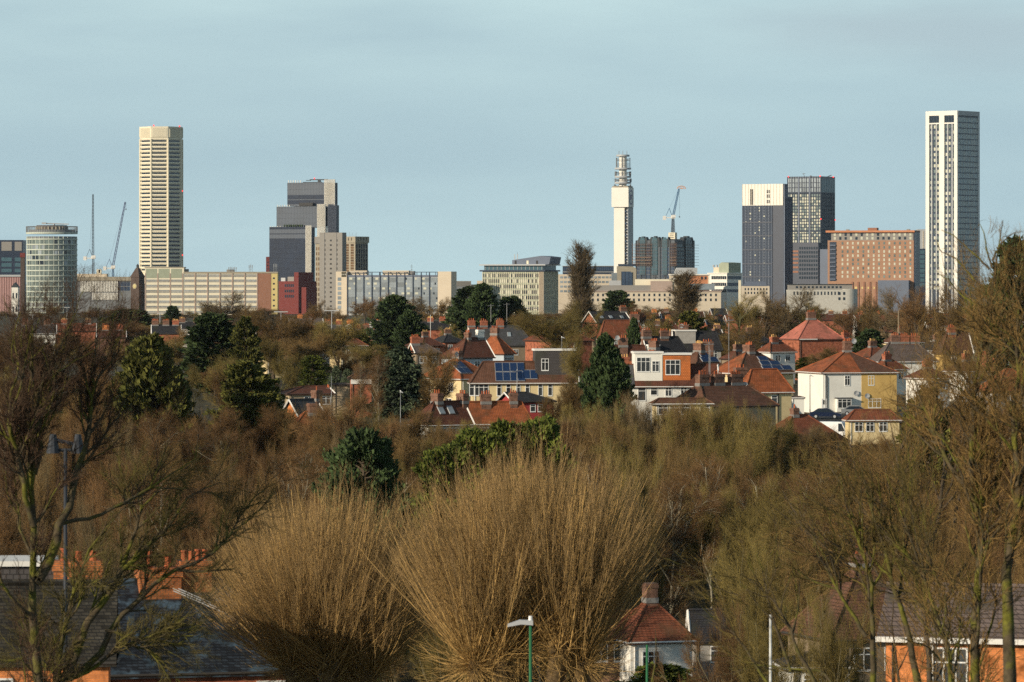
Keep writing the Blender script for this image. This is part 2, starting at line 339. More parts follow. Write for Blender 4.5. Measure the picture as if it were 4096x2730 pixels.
# ------------------------------------------------------------------ city buildings
class Bld:
    """Box seen by its front (left of the near corner) and right side. Local frame: front x in [-W,0] at y=0, right side x=0, y in [0,D]."""
    def __init__(s, name, label, cat, pl, pc, pr, Y, ang=0.0, depth=20.0, ytop=1100, group=None):
        s.Y = Y; s.a = R(ang); s.pc = pc
        s.W = (pc - pl) * Y / FPX / math.cos(s.a)
        s.D = (pr - pc) * Y / FPX / math.sin(s.a) if ang > 0 and pr > pc else depth
        s.z0 = gz(Y); s.H = PZ(ytop, Y) - s.z0
        s.root = thing(name, label, cat, (PX(pc, Y), Y, s.z0), -s.a, group)
        s.cnt = {}
    def z(s, py): return PZ(py, s.Y) - s.z0
    def x(s, px): return (px - s.pc) * s.Y / FPX / math.cos(s.a)
    def y(s, px): return (px - s.pc) * s.Y / FPX / math.sin(s.a)
    def box(s, name, m, x0=None, x1=0.0, y0=0.0, y1=None, z0=-2.0, z1=None):
        return MB().box(-s.W if x0 is None else x0, x1, y0, s.D if y1 is None else y1, z0, s.H if z1 is None else z1).build(name, m, s.root)
    def rowbox(s, name, m, xs, y0, y1, zs):
        b = MB()
        for x0, x1 in xs:
            for z0, z1 in zs: b.box(x0, x1, y0, y1, z0, z1)
        return b.build(name, m, s.root)
    def grid(s, face, m, u0, u1, z0, z1, nc, nr, wf=0.6, hf=0.55, name='window', proud=0.12, alt=None, altp=0.0, off=0.0):
        """nc x nr windows between u0..u1 (x on the front, y on the right side) and z0..z1."""
        cw, rh = (u1 - u0) / nc, (z1 - z0) / nr
        w, h = cw * wf, rh * hf
        me = [MB().box(-w / 2, w / 2, -proud, 0.5, 0, h).mesh(name, mm, False) for mm in (m, alt or m)]
        rest = {0: MB(), 1: MB()}
        for r in range(nr):
            for c in range(nc):
                u = u0 + (c + 0.5) * cw; zz = z0 + r * rh + (rh - h) * 0.5
                k = 1 if alt is not None and random.random() < altp else 0
                loc = (u, -off, zz) if face == 'F' else (off, u, zz)
                s.cnt[name] = s.cnt.get(name, 0) + 1
                if s.cnt[name] <= 100: inst(name, me[k], s.root, loc, 0 if face == 'F' else R(90))
                elif face == 'F': rest[k].box(u - w / 2, u + w / 2, -proud - off, 0.5 - off, zz, zz + h)
                else: rest[k].box(-0.5 + off, proud + off, u - w / 2, u + w / 2, zz, zz + h)
        for k, b in rest.items():
            if b.n: tag(b.build(name, (m, alt or m)[k], s.root), kind='stuff')
    def fins(s, face, m, u0, u1, z0, z1, n, t=0.5, proud=0.6, name='fins', off=0.0):
        b = MB()
        for i in range(n):
            u = u0 + (u1 - u0) * i / max(1, n - 1)
            if face == 'F': b.box(u - t / 2, u + t / 2, -proud - off, -off, z0, z1)
            else: b.box(off, proud + off, u - t / 2, u + t / 2, z0, z1)
        return b.build(name, m, s.root)
    def bands(s, face, m, u0, u1, zs, h, proud=0.4, name='floor_bands', off=0.0):
        b = MB()
        for zz in zs:
            if face == 'F': b.box(u0, u1, -proud - off, -off, zz, zz + h)
            else: b.box(off, proud + off, u0, u1, zz, zz + h)
        return b.build(name, m, s.root)
def roof_mast(b, x, y, h=6, n=3, w=2.5):
    m = MB()
    for i in range(n):
        xx = x + (i - (n - 1) / 2) * w / max(1, n - 1); m.bar((xx, y, b.H), (xx, y, b.H + h * (0.8 + 0.2 * (i % 2))), 0.14)
        m.box(xx - 0.3, xx + 0.3, y - 0.2, y + 0.2, b.H + h * 0.55, b.H + h * 0.9)
    m.bar((x - w / 2, y, b.H + h * .4), (x + w / 2, y, b.H + h * .4), 0.1)
    m.build('mast', M_steel, b.root)

# octagonal tower
def octagon_tower():
    Y = 4000.0; pc = 638.0; z0 = gz(Y); top = PZ(507, Y) - z0; ap = 168 / 2 * Y / FPX
    t = thing('octagonal_tower', 'tall cream octagonal tower with window bands on every floor and a ribbed crown', 'tower', (PX(pc, Y), Y + ap, z0))
    oc = lambda a: [(a / math.cos(R(22.5)) * math.cos(R(22.5 + 45 * i)), a / math.cos(R(22.5)) * math.sin(R(22.5 + 45 * i))) for i in range(8)]
    w = MB(); w.prism(oc(ap - 1.0), -1, top - 0.6)
    pitch = 16.1 * Y / FPX; zc = PZ(556, Y) - z0
    for k in range(38):
        zz = zc - k * pitch
        if zz < 1: break
        w.prism(oc(ap), zz - 0.2, zz + 0.9, 0.985); w.prism(oc(ap - 0.5), zz - 0.9, zz - 0.2)
    for i in range(8):                                    # corner piers
        a = R(22.5 + 45 * i); r = (ap - 0.45) / math.cos(R(22.5)); w.cyl(r * math.cos(a), r * math.sin(a), 0, zc, 0.9, n=6)
    w.build('wall', M_cream, t)
    cr = MB(); cr.prism(oc(ap - 0.2), zc + 1.2, top); cr.prism(oc(ap + 0.15), top - 1.4, top + 0.1)
    side = 2 * ap * math.tan(R(22.5))
    for i in range(8):
        a = R(45 * i); c, s_ = math.cos(a), math.sin(a)
        for j in range(14):
            u = (j - 6.5) / 14 * side * 0.86
            x, y = ap * c - u * s_, ap * s_ + u * c
            cr.box(x - 0.42, x + 0.42, y - 0.12, y + 0.12, zc + 1.8, top - 1.4)
    cr.build('crown', M_cream, t)
    for i in (5, 6, 7):                                   # windows on the three faces that look this way
        a = R(45 * i)
        me = MB().box(-side * 0.39, side * 0.39, -0.15, 0.9, 0, pitch * 0.42).mesh('window', M_glassb if i == 7 else M_glassd)
        for k in range(33):
            zz = zc - (k + 1) * pitch + 1.0
            rr = ap - 0.95
            inst('window', me, t, (rr * math.cos(a), rr * math.sin(a), zz), a + R(90))
    for px, py in ((615, 503), (715, 504), (602, 762), (723, 763), (602, 1020), (723, 1021)):
        x = PX(px, Y) - PX(pc, Y)
        yy = -math.sqrt(max(0, (ap + 1) ** 2 - x * x)) if abs(x) < ap else 0
        MB().cyl(x, yy, PZ(py, Y) - z0 - .6, PZ(py, Y) - z0 + .6, 0.6, n=8).build('warning_lamp', M_red, t)
octagon_tower()

def rotunda():
    Y = 3700.0; pc = 196.0; z0 = gz(Y); k = Y / FPX; r = 103 * k
    zz = lambda py: PZ(py, Y) - z0
    t = thing('round_tower', 'round glass tower with white floor rings and an open railed crown', 'tower', (PX(pc, Y), Y + r, z0))
    w = MB(); w.cyl(0, 0, -1, zz(946), r - 0.9, n=64)
    w.cyl(0, 0, zz(934), zz(905) - 3, r * 0.9, n=64)
    w.build('wall', M_grey2, t)
    rings = MB(); py = 955.0
    while py < 1250:
        rings.cyl(0, 0, zz(py + 4.5), zz(py), r, n=64); py += 21
    rings.cyl(0, 0, zz(936), zz(929), r * 1.005, n=64)
    for i in range(32):
        a = 2 * math.pi * i / 32; rings.cyl((r - .6) * math.cos(a), (r - .6) * math.sin(a), 0, zz(946), 0.35, n=4)
    rings.build('floor_rings', mat('pale green white ring', (0.5, 0.54, 0.47)), t)
    n = 40; w_ = 2 * math.pi * r / n
    mg = [MB().box(-w_ * .46, w_ * .46, -0.12, 0.5, 0, 15.5 * k).mesh('window', m) for m in (M_glassg, M_glassl, M_glassd)]
    rest = MB(); c = 0
    for row in range(12):
        for i in range(n):
            a = 2 * math.pi * (i + 0.5) / n
            if math.sin(a) > 0.15: continue
            zl = zz(955 + 21 * (row + 1)); rr = r - 0.75; c += 1
            if row < 5: inst('window', random.choices(mg, (6, 3, 2))[0], t, (rr * math.cos(a), rr * math.sin(a), zl), a + R(90))
            else:
                ca, sa = math.cos(a + R(90)), math.sin(a + R(90))
                q = [(-w_ * .46, -0.12, 0), (w_ * .46, -0.12, 0), (w_ * .46, -0.12, 15.5 * k), (-w_ * .46, -0.12, 15.5 * k)]
                rest.quads([[(rr * math.cos(a) + x * ca - y * sa, rr * math.sin(a) + x * sa + y * ca, zl + h) for x, y, h in q]])
    tag(rest.build('window', M_glassg, t), kind='stuff')
    cr = MB()
    for i in range(72):
        a = 2 * math.pi * i / 72; cr.bar((r * math.cos(a), r * math.sin(a), zz(932)), (r * math.cos(a), r * math.sin(a), zz(906)), 0.16)
    cr.tubes(np.array([[(r * math.cos(a), r * math.sin(a), zz(906)) for a in np.linspace(0, 2 * math.pi, 49)]]), np.full((1, 49), 0.25), 4)
    cr.build('crown_railing', M_grey2, t)
    MB().cyl(0, 0, zz(932), zz(901), r * 0.6, n=40).build('plant_drum', M_stonedk, t)
    g = MB()
    for i in range(26):
        a = 2 * math.pi * i / 26; g.box(r * .61 * math.cos(a) - .7, r * .61 * math.cos(a) + .7, r * .61 * math.sin(a) - .4, r * .61 * math.sin(a) + .4, zz(928), zz(906))
    g.build('plant_panels', M_sand, t)
    cd = MB(); cd.bar((-8, 0, zz(893)), (14, 0, zz(896)), 0.5); cd.bar((2, 0, zz(901)), (2, 0, zz(894)), 0.8); cd.box(-9, -5, -1, 1, zz(896), zz(889)); cd.box(11, 15, -1, 1, zz(898), zz(894))
    cd.build('cleaning_cradle', M_ltgrey, t)
rotunda()

# dark block at the far left, brick stack, ribbed red building, small pale ones
b = Bld('office_block', 'dark navy office block with teal window rows cut by the left frame edge', 'building', -40, 92, 92, 3900, 0, 25, 961)
b.box('wall', M_navy)
for x0, x1 in ((-38, -1), (2, 51), (55, 91)):
    for i, (y0, y1, m) in enumerate(((968, 1004, M_grey), (1031, 1046, M_glasst), (1053, 1068, M_glasst), (1076, 1090, M_glasst), (1099, 1112, M_glasst))):
        MB().box(b.x(x0 + 4), b.x(x1 - 4), -0.3, 0.5, b.z(y1), b.z(y0)).build('window' if i else 'panel', m, b.root)
b = Bld('brick_chimney', 'tall dark brick factory chimney standing in front of the round tower', 'chimney', 82, 98, 98, 3300, 0, 3.2, 1014)
b.box('shaft', M_stonedk); b.box('cap', M_redbrick, -b.W - .4, .4, -.4, b.D + .4, b.z(1030), b.H + .3)
b = Bld('ribbed_building', 'low red ribbed hall behind the branches at the far left', 'building', -60, 84, 84, 3400, 0, 25, 1108)
b.box('wall', M_redbrick); b.fins('F', mat('pink rib', (0.5, 0.3, 0.28)), -b.W, 0, 0, b.H - .5, 22, 0.9, 0.7, 'ribs'); b.box('roof', M_ltgrey, -b.W - .5, .5, -1, b.D + .5, b.H + .02, b.H + 1.6)
b = Bld('low_house', 'small pale gabled house at the foot of the brick factory chimney', 'building', 46, 72, 72, 2600, 0, 8, 1150)
b.box('wall', M_white); MB().prism_y([(-b.W - .3, b.H), (.3, b.H), (-b.W / 2, b.H + 3)], -.3, b.D + .3).build('roof', M_lead, b.root)
b.grid('F', M_glassd, -b.W, 0, 2, b.H - 1, 2, 2, .4, .4)

def crane(label, base, pivot, tip, Y, mast_w=2.4, jibm=M_craneg, mastm=M_craneg, cabin=M_whitep, hook=None, group=None, zb=None):
    """Luffing tower crane: lattice mast, slewing cab with counterweight, lattice jib."""
    bx = PX(base[0], Y); z0 = gz(Y) if zb is None else zb
    t = thing('tower_crane', label, 'crane', (bx, Y, z0), 0, group)
    zz = lambda py: PZ(py, Y) - z0
    xx = lambda px: PX(px, Y) - bx
    def lattice(a, b2, w, n):
        a, b2 = Vector(a), Vector(b2); d = (b2 - a); u = d.normalized(); s1 = u.cross(Vector((0, 1, 0))).normalized() * w / 2; s2 = Vector((0, w / 2, 0))
        m = MB(); rr = 0.24
        cs = [s1 + s2, s1 - s2, -s1 - s2, -s1 + s2]
        for c in cs: m.bar(a + c, b2 + c * 0.6, rr, rr)
        for i in range(n):
            p, q = a + d * (i / n), a + d * ((i + 1) / n); f0, f1 = 1 - .4 * i / n, 1 - .4 * (i + 1) / n
            for j in range(4):
                m.bar(p + cs[j] * f0, q + cs[(j + 1) % 4] * f1, 0.1); m.bar(p + cs[j] * f0, p + cs[(j + 1) % 4] * f0, 0.1)
        return m
    lattice((0, 0, 0), (0, 0, zz(pivot[1]) - 1), mast_w, 24).build('mast', mastm, t)
    lattice((xx(pivot[0]), 0, zz(pivot[1])), (xx(tip[0]), 0, zz(tip[1])), 1.7, 18).build('jib', jibm, t)
    c = MB(); zp = zz(pivot[1]); c.box(-2, 2, -1.5, 1.5, zp - 1.6, zp + 1.2); c.box(-1.2, 2.4, -2.2, -0.6, zp - 0.8, zp + 1.8)
    c.build('cab', cabin, t)
    sgn = -1 if tip[0] >= pivot[0] else 1
    cw = MB(); cw.box(*sorted((sgn * 2, sgn * 9)), -1.1, 1.1, zp - 1.3, zp - 0.5); cw.box(*sorted((sgn * 6.5, sgn * 9.5)), -1.6, 1.6, zp - 3, zp + 0.8); cw.build('counterweight', cabin, t)
    f = MB(); f.bar((sgn * 1, 0, zp + 1), (sgn * 3.5, 0, zp + 8), 0.25); f.bar((sgn * 3.5, 0, zp + 8), (sgn * 7, 0, zp), 0.2)
    f.bar((sgn * 3.5, 0, zp + 8), (xx(tip[0]), 0, zz(tip[1])), 0.07); f.build('tie_frame', jibm, t)
    if hook:
        h = MB(); h.bar((xx(hook[0]), 0, zz(tip[1])), (xx(hook[0]), 0, zz(hook[1])), 0.08); h.bar((xx(tip[0]), 0, zz(tip[1])), (xx(hook[0]), 0, zz(tip[1])), .1); h.box(xx(hook[0]) - .5, xx(hook[0]) + .5, -.4, .4, zz(hook[1]) - 1.5, zz(hook[1])); h.build('hoist_rope', M_craneg, t)
    return t
crane('tower crane with its lattice jib raised almost upright, left of the cream octagonal tower', (373, 1100), (372, 1030), (372, 778), 4100, group='luffing cranes on the skyline')
crane('tower crane with its jib leaning right, between the upright crane and the cream octagonal tower', (452, 1106), (451, 1070), (501, 809), 4100, jibm=mat('crane violet paint', (0.12, 0.14, 0.25)), mastm=M_crane, hook=(504, 835), group='luffing cranes on the skyline')

b = Bld('office_block', 'low office with close white vertical fins under a flat roof, below two cranes', 'building', 296, 528, 528, 3900, 0, 30, 1108)
b.box('wall', M_grey2, z1=b.z(1124)); b.box('roof', M_sand, -b.W - 1, 1, -1.5, b.D, b.z(1124) + .01)
b.fins('F', M_white, b.x(325), b.x(470), b.z(1168), b.z(1126), 24, 0.9, 0.9); b.fins('F', M_white, b.x(372), b.x(470), b.z(1200), b.z(1172), 18, 0.9, 0.9)
b.grid('F', M_glassb, b.x(470), b.x(520), b.z(1165), b.z(1128), 4, 2, .85, .85)
b.box('penthouse', M_cream2, b.x(300), b.x(425), 6, 20, b.z(1108), b.z(1096)); b.box('plant_room', M_cream, b.x(384), b.x(403), 5, 9, b.z(1096) + .01, b.z(1078))
MB().box(b.x(392), b.x(398), 4.8, 5.0, b.z(1092), b.z(1080)).build('door', M_black, b.root)
# clock tower
b = Bld('clock_tower', 'dark stone clock tower with a pyramid roof and a yellow clock face', 'tower', 521, 556, 576, 3500, 35, 0, 1110)
b.box('wall', M_stonedk)
x0, y1 = -b.W, b.D; cxx, cyy = x0 / 2, y1 / 2
rf = MB(); rf.prism([(x0 - .6, -.6), (.6, -.6), (.6, y1 + .6), (x0 - .6, y1 + .6)], b.H, b.z(1072), 0.22, (cxx, cyy)); rf.build('roof', M_stonedk, b.root)
ln = MB(); ln.cyl(cxx, cyy, b.z(1073), b.z(1064), 1.1, n=8); ln.cyl(cxx, cyy, b.z(1065), b.z(1056), 1.5, .2, 8); ln.build('lantern', M_lead, b.root)
for nm, m, rr, dy in (('clock_surround', M_sand, 2.3, -.15), ('clock_face', M_clock, 1.8, -.3)):
    me = MB().cyl(0, 0, 0, .3, rr, n=20).mesh(nm, m)
    o = inst(nm, me, b.root, (cxx, dy + .1, b.z(1146))); o.rotation_euler = (R(90), 0, 0)
hd = MB(); hd.box(-.12, .12, 0, .05, 0, 1.5); hd.box(0, 1.1, 0, .05, -.15, .15); hd.build('clock_hands', M_black, b.root, loc=(cxx, -.32, b.z(1146)))
# long pale slab
b = Bld('slab_office', 'long cream slab office with strip windows, green panelled left block and brown brick right end', 'building', 580, 1110, 1110, 3400, 0, 16, 1092)
b.box('wall', M_cream, x0=b.x(736), x1=b.x(1030), z1=b.z(1094)); b.box('left_block', M_cream, -b.W, b.x(736), -.25, b.D + 1, -2, b.z(1072))
b.box('brick_end', M_brownbrick, b.x(1030), b.x(1084), -.3, b.D, -2, b.z(1088)); b.box('stair_end', M_yellow, b.x(1084), 0, -.1, b.D, -2, b.z(1089))
b.box('roof', M_sand, b.x(734), .4, -.6, b.D + .5, b.z(1094) + .02, b.z(1088)); b.box('parapet', M_sand, -b.W - .4, b.x(738), -.6, b.D + 1.4, b.z(1072) + .02, b.z(1069))
edges = [581 + 49.9 * i for i in range(10)]
for i in range(3): MB().box(b.x(edges[i] + 3), b.x(edges[i + 1] - 3), -.4, .3, b.z(1113), b.z(1076)).build('panel', M_panelg, b.root)
for i in range(9):
    x0, x1 = b.x(edges[i] + 4.5), b.x(edges[i + 1] - 4); off = .3 if i < 3 else 0
    me = MB().box(x0, x1, -.12 - off, .4, 0, 10.5 * 3400 / FPX).mesh('window', M_glassl)
    mu = MB()
    for j in range(9): xx = x0 + (x1 - x0) * j / 8; mu.box(xx - .09, xx + .09, -.3 - off, -off, 0, 10.5 * 3400 / FPX)
    mu.box(x0, x1, -.3 - off, -off, .65, .9)
    mum = mu.mesh('mullions', M_cream2)
    for r in range(8):
        py = 1108.5 + 21 * r
        if i < 3 and r < 1: continue
        w = inst('window', me, b.root, (0, 0, b.z(py))); inst('mullions', mum, w)
b.fins('F', M_pink, b.x(581.5), b.x(1029), 0, b.z(1094), 10, 0.75, 0.55, 'pillars')
b.grid('F', M_glassd, b.x(1084), b.x(1107), b.z(1235), b.z(1103), 1, 6, .35, .3)
for px, h in ((920, 5), (938, 5), (1002, 7), (1100, 8)): roof_mast(b, b.x(px), 3, h)
b.box('plant_room', M_grey, b.x(905), b.x(935), 4, 9, b.z(1088) + .02, b.z(1079)); b.box('plant_room', M_grey, b.x(737), b.x(752), 4, 9, b.z(1088) + .03, b.z(1077))
# thin red sliver and red brick
b = Bld('brick_tower', 'narrow red brick strip peeping out left of the stepped glass tower', 'building', 1064, 1078, 1078, 4500, 0, 12, 1028); b.box('wall', M_redbrick)
b.grid('F', M_glassd, -b.W, 0, 20, b.H - 4, 1, 9, .4, .3)
b = Bld('brick_building', 'red brick building with a blue shaded side and rows of small square windows', 'building', 1111, 1194, 1261, 3600, 32, 0, 1126)
b.box('wall', M_redbrick); b.box('upper_block', M_redbrick, b.x(1176), 0, 0, b.D * .8, b.H + .01, b.z(1090)); b.box('side_block', M_redbrick, .01, 6, 3, b.D * .7, -2, b.z(1150))
for r, py in enumerate((1149, 1171, 1192)): b.grid('F', M_glassd, b.x(1136), b.x(1176), b.z(py), b.z(py - 12), 5, 1, .7, .9)
b.box('tank', M_ltgrey, b.x(1113), b.x(1131), 3, 7, b.H + .02, b.z(1112)); b.box('plant_room', M_grey, b.x(1138), b.x(1164), 4, 9, b.H + .02, b.z(1108))

# stepped glass tower
def stepped():
    Y = 4000
    b = Bld('stepped_glass_tower', 'dark glass tower rising in three steps with white vertical fins on its right sides', 'tower', 1074, 1222, 1268, Y, 24, 0, 908)
    D = b.D
    tiers = [(1074, 1222, 908, 900, M_glassd, -b.W, 0.0, 0.0), (1102, 1268, 826, 818, M_greyglass, 0, 0, 0), (1145, 1296, 730, 718, M_greyglass, 0, 0, 0)]
    def tier(nm, pl, pc, yt, ft, yb, y0, depth, m, ff):
        x0, x1 = b.x(pl) , b.x(pc)
        off = y0
        w = MB().box(x0, x1, off, off + depth, b.z(yb), b.z(yt)).build('wall', m, b.root)
        return x0, x1
    def do(pl, pc, yt, ft, yb, y0, depth, fin_px, nfin, finhalf):
        # shift for depth: the tier sits y0 metres behind the lowest front
        k = math.cos(b.a); sh = y0 * math.sin(b.a)
        x0 = (PX(pl, Y) - PX(b.pc, Y) - sh) / k; x1 = (PX(pc, Y) - PX(b.pc, Y) - sh) / k
        zb, zt = (-2 if yb is None else b.z(yb)), b.z(yt)
        MB().box(x0, x1, y0, y0 + depth, zb, zt).build('wall', M_navyrefl if yt > 900 else M_greyglass, b.root)
        n = int((x1 - x0) / 1.6); mu = MB()
        for i in range(n + 1):
            x = x0 + (x1 - x0) * i / n; mu.box(x - .07, x + .07, y0 - .12, y0, max(zb, 0), zt)
        mu.build('mullions', M_navyrefl if yt > 900 else M_dkgrey, b.root)
        fl = 20 * Y / FPX; z = zt - fl * 0.9; i = 0
        while z > max(zb, 25):
            MB().box(x0 + .1, x1 - .1, y0 - .09, y0 + .3, z - fl * .42, z + fl * .4).build('window', (M_greyglass, M_navyrefl)[int(z < b.z(960))] if yt > 900 else (M_greyglass, M_navyrefl)[int(729 < yt < 731 and b.z(785) > z)], b.root); z -= fl  # lower windows get the glass with the dark reflection painted in
        f = MB(); fz0 = max(zb, 0) + finhalf
        xe = x1 + fin_px * Y / FPX / k
        MB().box(x1 + .01, xe, y0 + .8, y0 + 5, zb, zt - .4).build('corner_wall', M_navyrefl, b.root)
        for i in range(nfin):
            x = x1 + .5 + (xe - x1 - 1.0) * i / (nfin - 1); f.box(x - .2, x + .2, y0 - .5, y0 + .8, fz0, b.z(ft))
        for i in range(max(2, int((x1 - x0) / 3.2) if yt < 900 else 8)):
            x = x0 + .8 + i * 2.6
            if x < x0 + (x1 - x0) * .35: f.box(x - .25, x + .25, y0 + .5, y0 + 1, zt, b.z(ft + 2))
        f.build('fins', M_white, b.root)
        return x0, x1
    do(1074, 1222, 908, 903, None, 0, 20, 25, 6, 0)
    x0, x1 = do(1102, 1268, 826, 817, 906, 6, 20, 35, 8, -20)
    MB().box(x1 + 10.5, x1 + 20, 8, 13, -2, b.z(822)).build('wall', M_navy, b.root)
    f = MB()
    for i in range(9): f.box(x1 + 11 + i * 1.05, x1 + 11.3 + i * 1.05, 7.2, 8, 60, b.z(817))
    f.build('fins', M_lslate, b.root)
    do(1145, 1296, 730, 718, 824, 12, 20, 45, 10, -52)
    g = MB(); zt = b.z(730); cx0 = b.x(1238)
    g.box(cx0 - 1.2, cx0 + 1.2, 20, 22, zt, zt + 2.4); g.box(cx0 - 10, cx0 + 9, 20.2, 21.6, zt + 2.4, zt + 3.4); g.box(cx0 - 14, cx0 - 9, 20.4, 21.4, zt + 2, zt + 2.6); g.box(cx0 - 16, cx0 + 4, 18, 19, zt, zt + .8)
    g.build('cleaning_cradle', M_lead, b.root)
    MB().cyl(cx0 - 5, 20.8, zt + 3.4, zt + 4.8, .5, n=8).build('warning_lamp', M_red, b.root)
    g = MB()
    for i in range(9): xx = b.x(1130 + 9 * i); g.cyl(xx, 3, b.z(908), b.z(908) + 2.2, .5, 1.0, 6)
    g.build('terrace_shrubs', L_dark, b.root)
    MB().box(b.x(1180), b.x(1236), 8, 10, b.z(824), b.z(811)).build('terrace_plant', M_black, b.root)
stepped()

# grey concrete tower, bronze tower
b = Bld('concrete_tower', 'plain grey concrete tower with slot columns of small windows before the stepped glass tower', 'tower', 1276, 1369, 1384, 3700, 22, 0, 931)
b.box('wall', M_grey); b.box('left_wing', M_sand, b.x(1255), -b.W - .01, 2, b.D, -2, b.z(947)); b.box('wing_cap', M_grey, b.x(1254), -b.W - .02, 1, b.D, b.z(975), b.z(948))
b.grid('F', M_black, b.x(1316), b.x(1329), b.z(1235), b.z(953), 1, 15, .6, .35); b.grid('F', M_black, b.x(1296), b.x(1301), b.z(1235), b.z(953), 1, 15, .8, .5); b.grid('F', M_black, b.x(1345), b.x(1350), b.z(1235), b.z(953), 1, 15, .8, .5)
b.fins('F', M_dkgrey, b.x(1297), b.x(1346), 0, b.H, 2, .3, .05, 'joint_lines')
b.grid('F', M_bronze, b.x(1256), b.x(1274), b.z(1230), b.z(985), 2, 12, .5, .6, off=-2.0)
b = Bld('bronze_tower', 'stone and bronze glass tower with a ribbed top, right of the plain grey tower', 'tower', 1376, 1421, 1470, 3900, 40, 0, 947)
b.box('wall', M_sand, z1=b.z(972)); b.box('crown', M_sand, -b.W - .8, .8, -.8, b.D + .8, b.z(972) + .01)
b.grid('F', M_bronze, -b.W + .5, -.6, b.z(1110), b.z(976), 2, 13, .62, .8); b.grid('R', M_glassd, .6, b.D - .6, b.z(1110), b.z(976), 5, 7, .62, .9)
b.fins('F', M_black, -b.W + 2, -4, b.z(963), b.z(951), 3, .8, .9, 'slots'); b.fins('R', M_black, 3, b.D - 3, b.z(963), b.z(951), 4, .8, .9, 'slots')
m = MB(); 
for i in range(8): m.bar((-b.W + 1 + i * 1.8, 2, b.H), (-b.W + 1 + i * 1.8, 2, b.H + 1.5 + (i * 7 % 5) * .7), .12)
m.build('masts', M_steel, b.root)
# hotel slab
def hotel():
    b = Bld('hotel_slab', 'wide pale slab with blue glass bays, open roof frames and blank cream end blocks', 'building', 1339, 1805, 1825, 3300, 14, 0, 1087)
    b.box('wall', M_ltgrey, b.x(1385), b.x(1751), 0, b.D, -2, b.z(1108)); b.box('end_block', M_cream2, -b.W, b.x(1385) - .01, -.3, b.D + .3, -2, b.H); b.box('end_block', M_cream2, b.x(1751) + .01, 0, -.3, b.D + .3, -2, b.H)
    b.grid('F', M_glassl, b.x(1346), b.x(1361), b.z(1240), b.z(1108), 1, 7, .95, .72, off=.3)
    n = 11; e0, e1 = 1385, 1751
    for i in range(n):
        x0 = b.x(e0 + (e1 - e0) * i / n + 3); x1 = b.x(e0 + (e1 - e0) * (i + 1) / n - 1)
        for r in range(7):
            zt = b.z(1111 + 19.6 * r); h = 19.6 * 3300 / FPX
            k = 5; w = MB().box(x0, x1, -.15, .3, zt - h + .12, zt).build('window', M_glassl, b.root)
            mu = MB()
            for j in range(1, k): xx = x0 + (x1 - x0) * j / k; mu.box(xx - .06, xx + .06, -.22, -.1, zt - h + .12, zt)
            mu.box(x0, x1, -.22, -.1, zt - h * .5 - .05, zt - h * .5 + .05); mu.build('mullions', M_grey, w)
            j = random.randrange(k); kk = random.choices((0, 1, 2, 3), (4, 4, 1, 1))[0]
            if kk: 
                xa = x0 + (x1 - x0) * j / k; xb = min(x1, xa + (x1 - x0) * (1 if kk > 1 else 2) / k)
                MB().box(xa, xb, -.25, -.1, zt - h * .45, zt - .1).build('curtain' if kk == 1 else 'pane', (M_blind, M_blind, M_glassd, M_blind)[kk], w)
    b.fins('F', M_dkgrey, b.x(1386), b.x(1751 - 33), 0, b.z(1093), 11, 0.8, 0.7)
    b.box('cornice', M_lslate, b.x(1385), b.x(1751), -.5, b.D, b.z(1108) + .01, b.z(1101))
    p = MB(); zt = b.z(1088)
    p.box(b.x(1388), b.x(1751), -.3, .2, zt - .5, zt); p.box(b.x(1388), b.x(1751), 10, 10.5, zt - .5, zt)
    for i in range(12): xx = b.x(1386 + (1751 - 1386) * i / 11); p.box(xx - .3, xx + .3, -.3, .2, b.z(1101), zt - .51); p.box(xx - .3, xx + .3, .21, 9.99, zt - .4, zt - .05)
    for i in range(8): xx = b.x(1470 + 38 * i); p.box(xx - .2, xx + .2, 5, 5.4, b.z(1101), zt - .5)
    p.build('roof_frame', M_dkgrey, b.root)
    for a, c in ((1390, 1460), (1524, 1630)): b.box('penthouse', M_cream2, b.x(a), b.x(c), 3, 9, b.z(1101) + .02, b.z(1083)); 
    b.box('plant_room', M_grey, b.x(1630), b.x(1650), 4, 8, b.z(1101) + .03, b.z(1085))
    s = MB().box(b.x(1362), b.x(1381), -.55, -.3, b.z(1108), b.z(1089)).build('sign', mat('dark sign board', (0.04, 0.035, 0.015)), b.root)
    q = MB(); 
    zc = b.z(1099)
    for xx in (b.x(1363.2), b.x(1379.8) - .25): q.box(xx, xx + .25, -.62, -.55, zc - .7, zc + .7)
    for i in range(12): xx = b.x(1364.6 + i * 1.25); q.box(xx, xx + .16, -.62, -.55, zc + .15, zc + .5)
    for i in range(6): xx = b.x(1367.6 + i * 1.4); q.box(xx, xx + .14, -.62, -.55, zc - .45, zc - .2)
    q.build('sign_lettering', M_white, s)
    v = MB(); xx = b.x(1643); v.bar((xx, 2, b.z(1088)), (xx, 2, b.z(1058)), .12); v.bar((xx - 1.2, 2, b.z(1069)), (xx + 1.2, 2, b.z(1069)), .1); v.bar((xx - .8, 2, b.z(1064)), (xx + .8, 2, b.z(1064)), .08); v.cyl(xx, 2, b.z(1082), b.z(1078), .5, n=8); v.build('weather_vane', M_steel, b.root)
hotel()
b = Bld('low_building', 'small grey building with a striped roof box between the pale slab and the dark conifers', 'building', 1825, 1918, 1918, 3500, 0, 18, 1146)
b.box('wall', M_grey2, z1=b.z(1146)); b.box('roof_box', M_sand, b.x(1826), b.x(1884), 1, 12, b.z(1146) + .01, b.z(1125)); b.fins('F', M_grey, b.x(1827), b.x(1883), b.z(1145), b.z(1126), 16, .5, .5, 'stripes', off=-1)
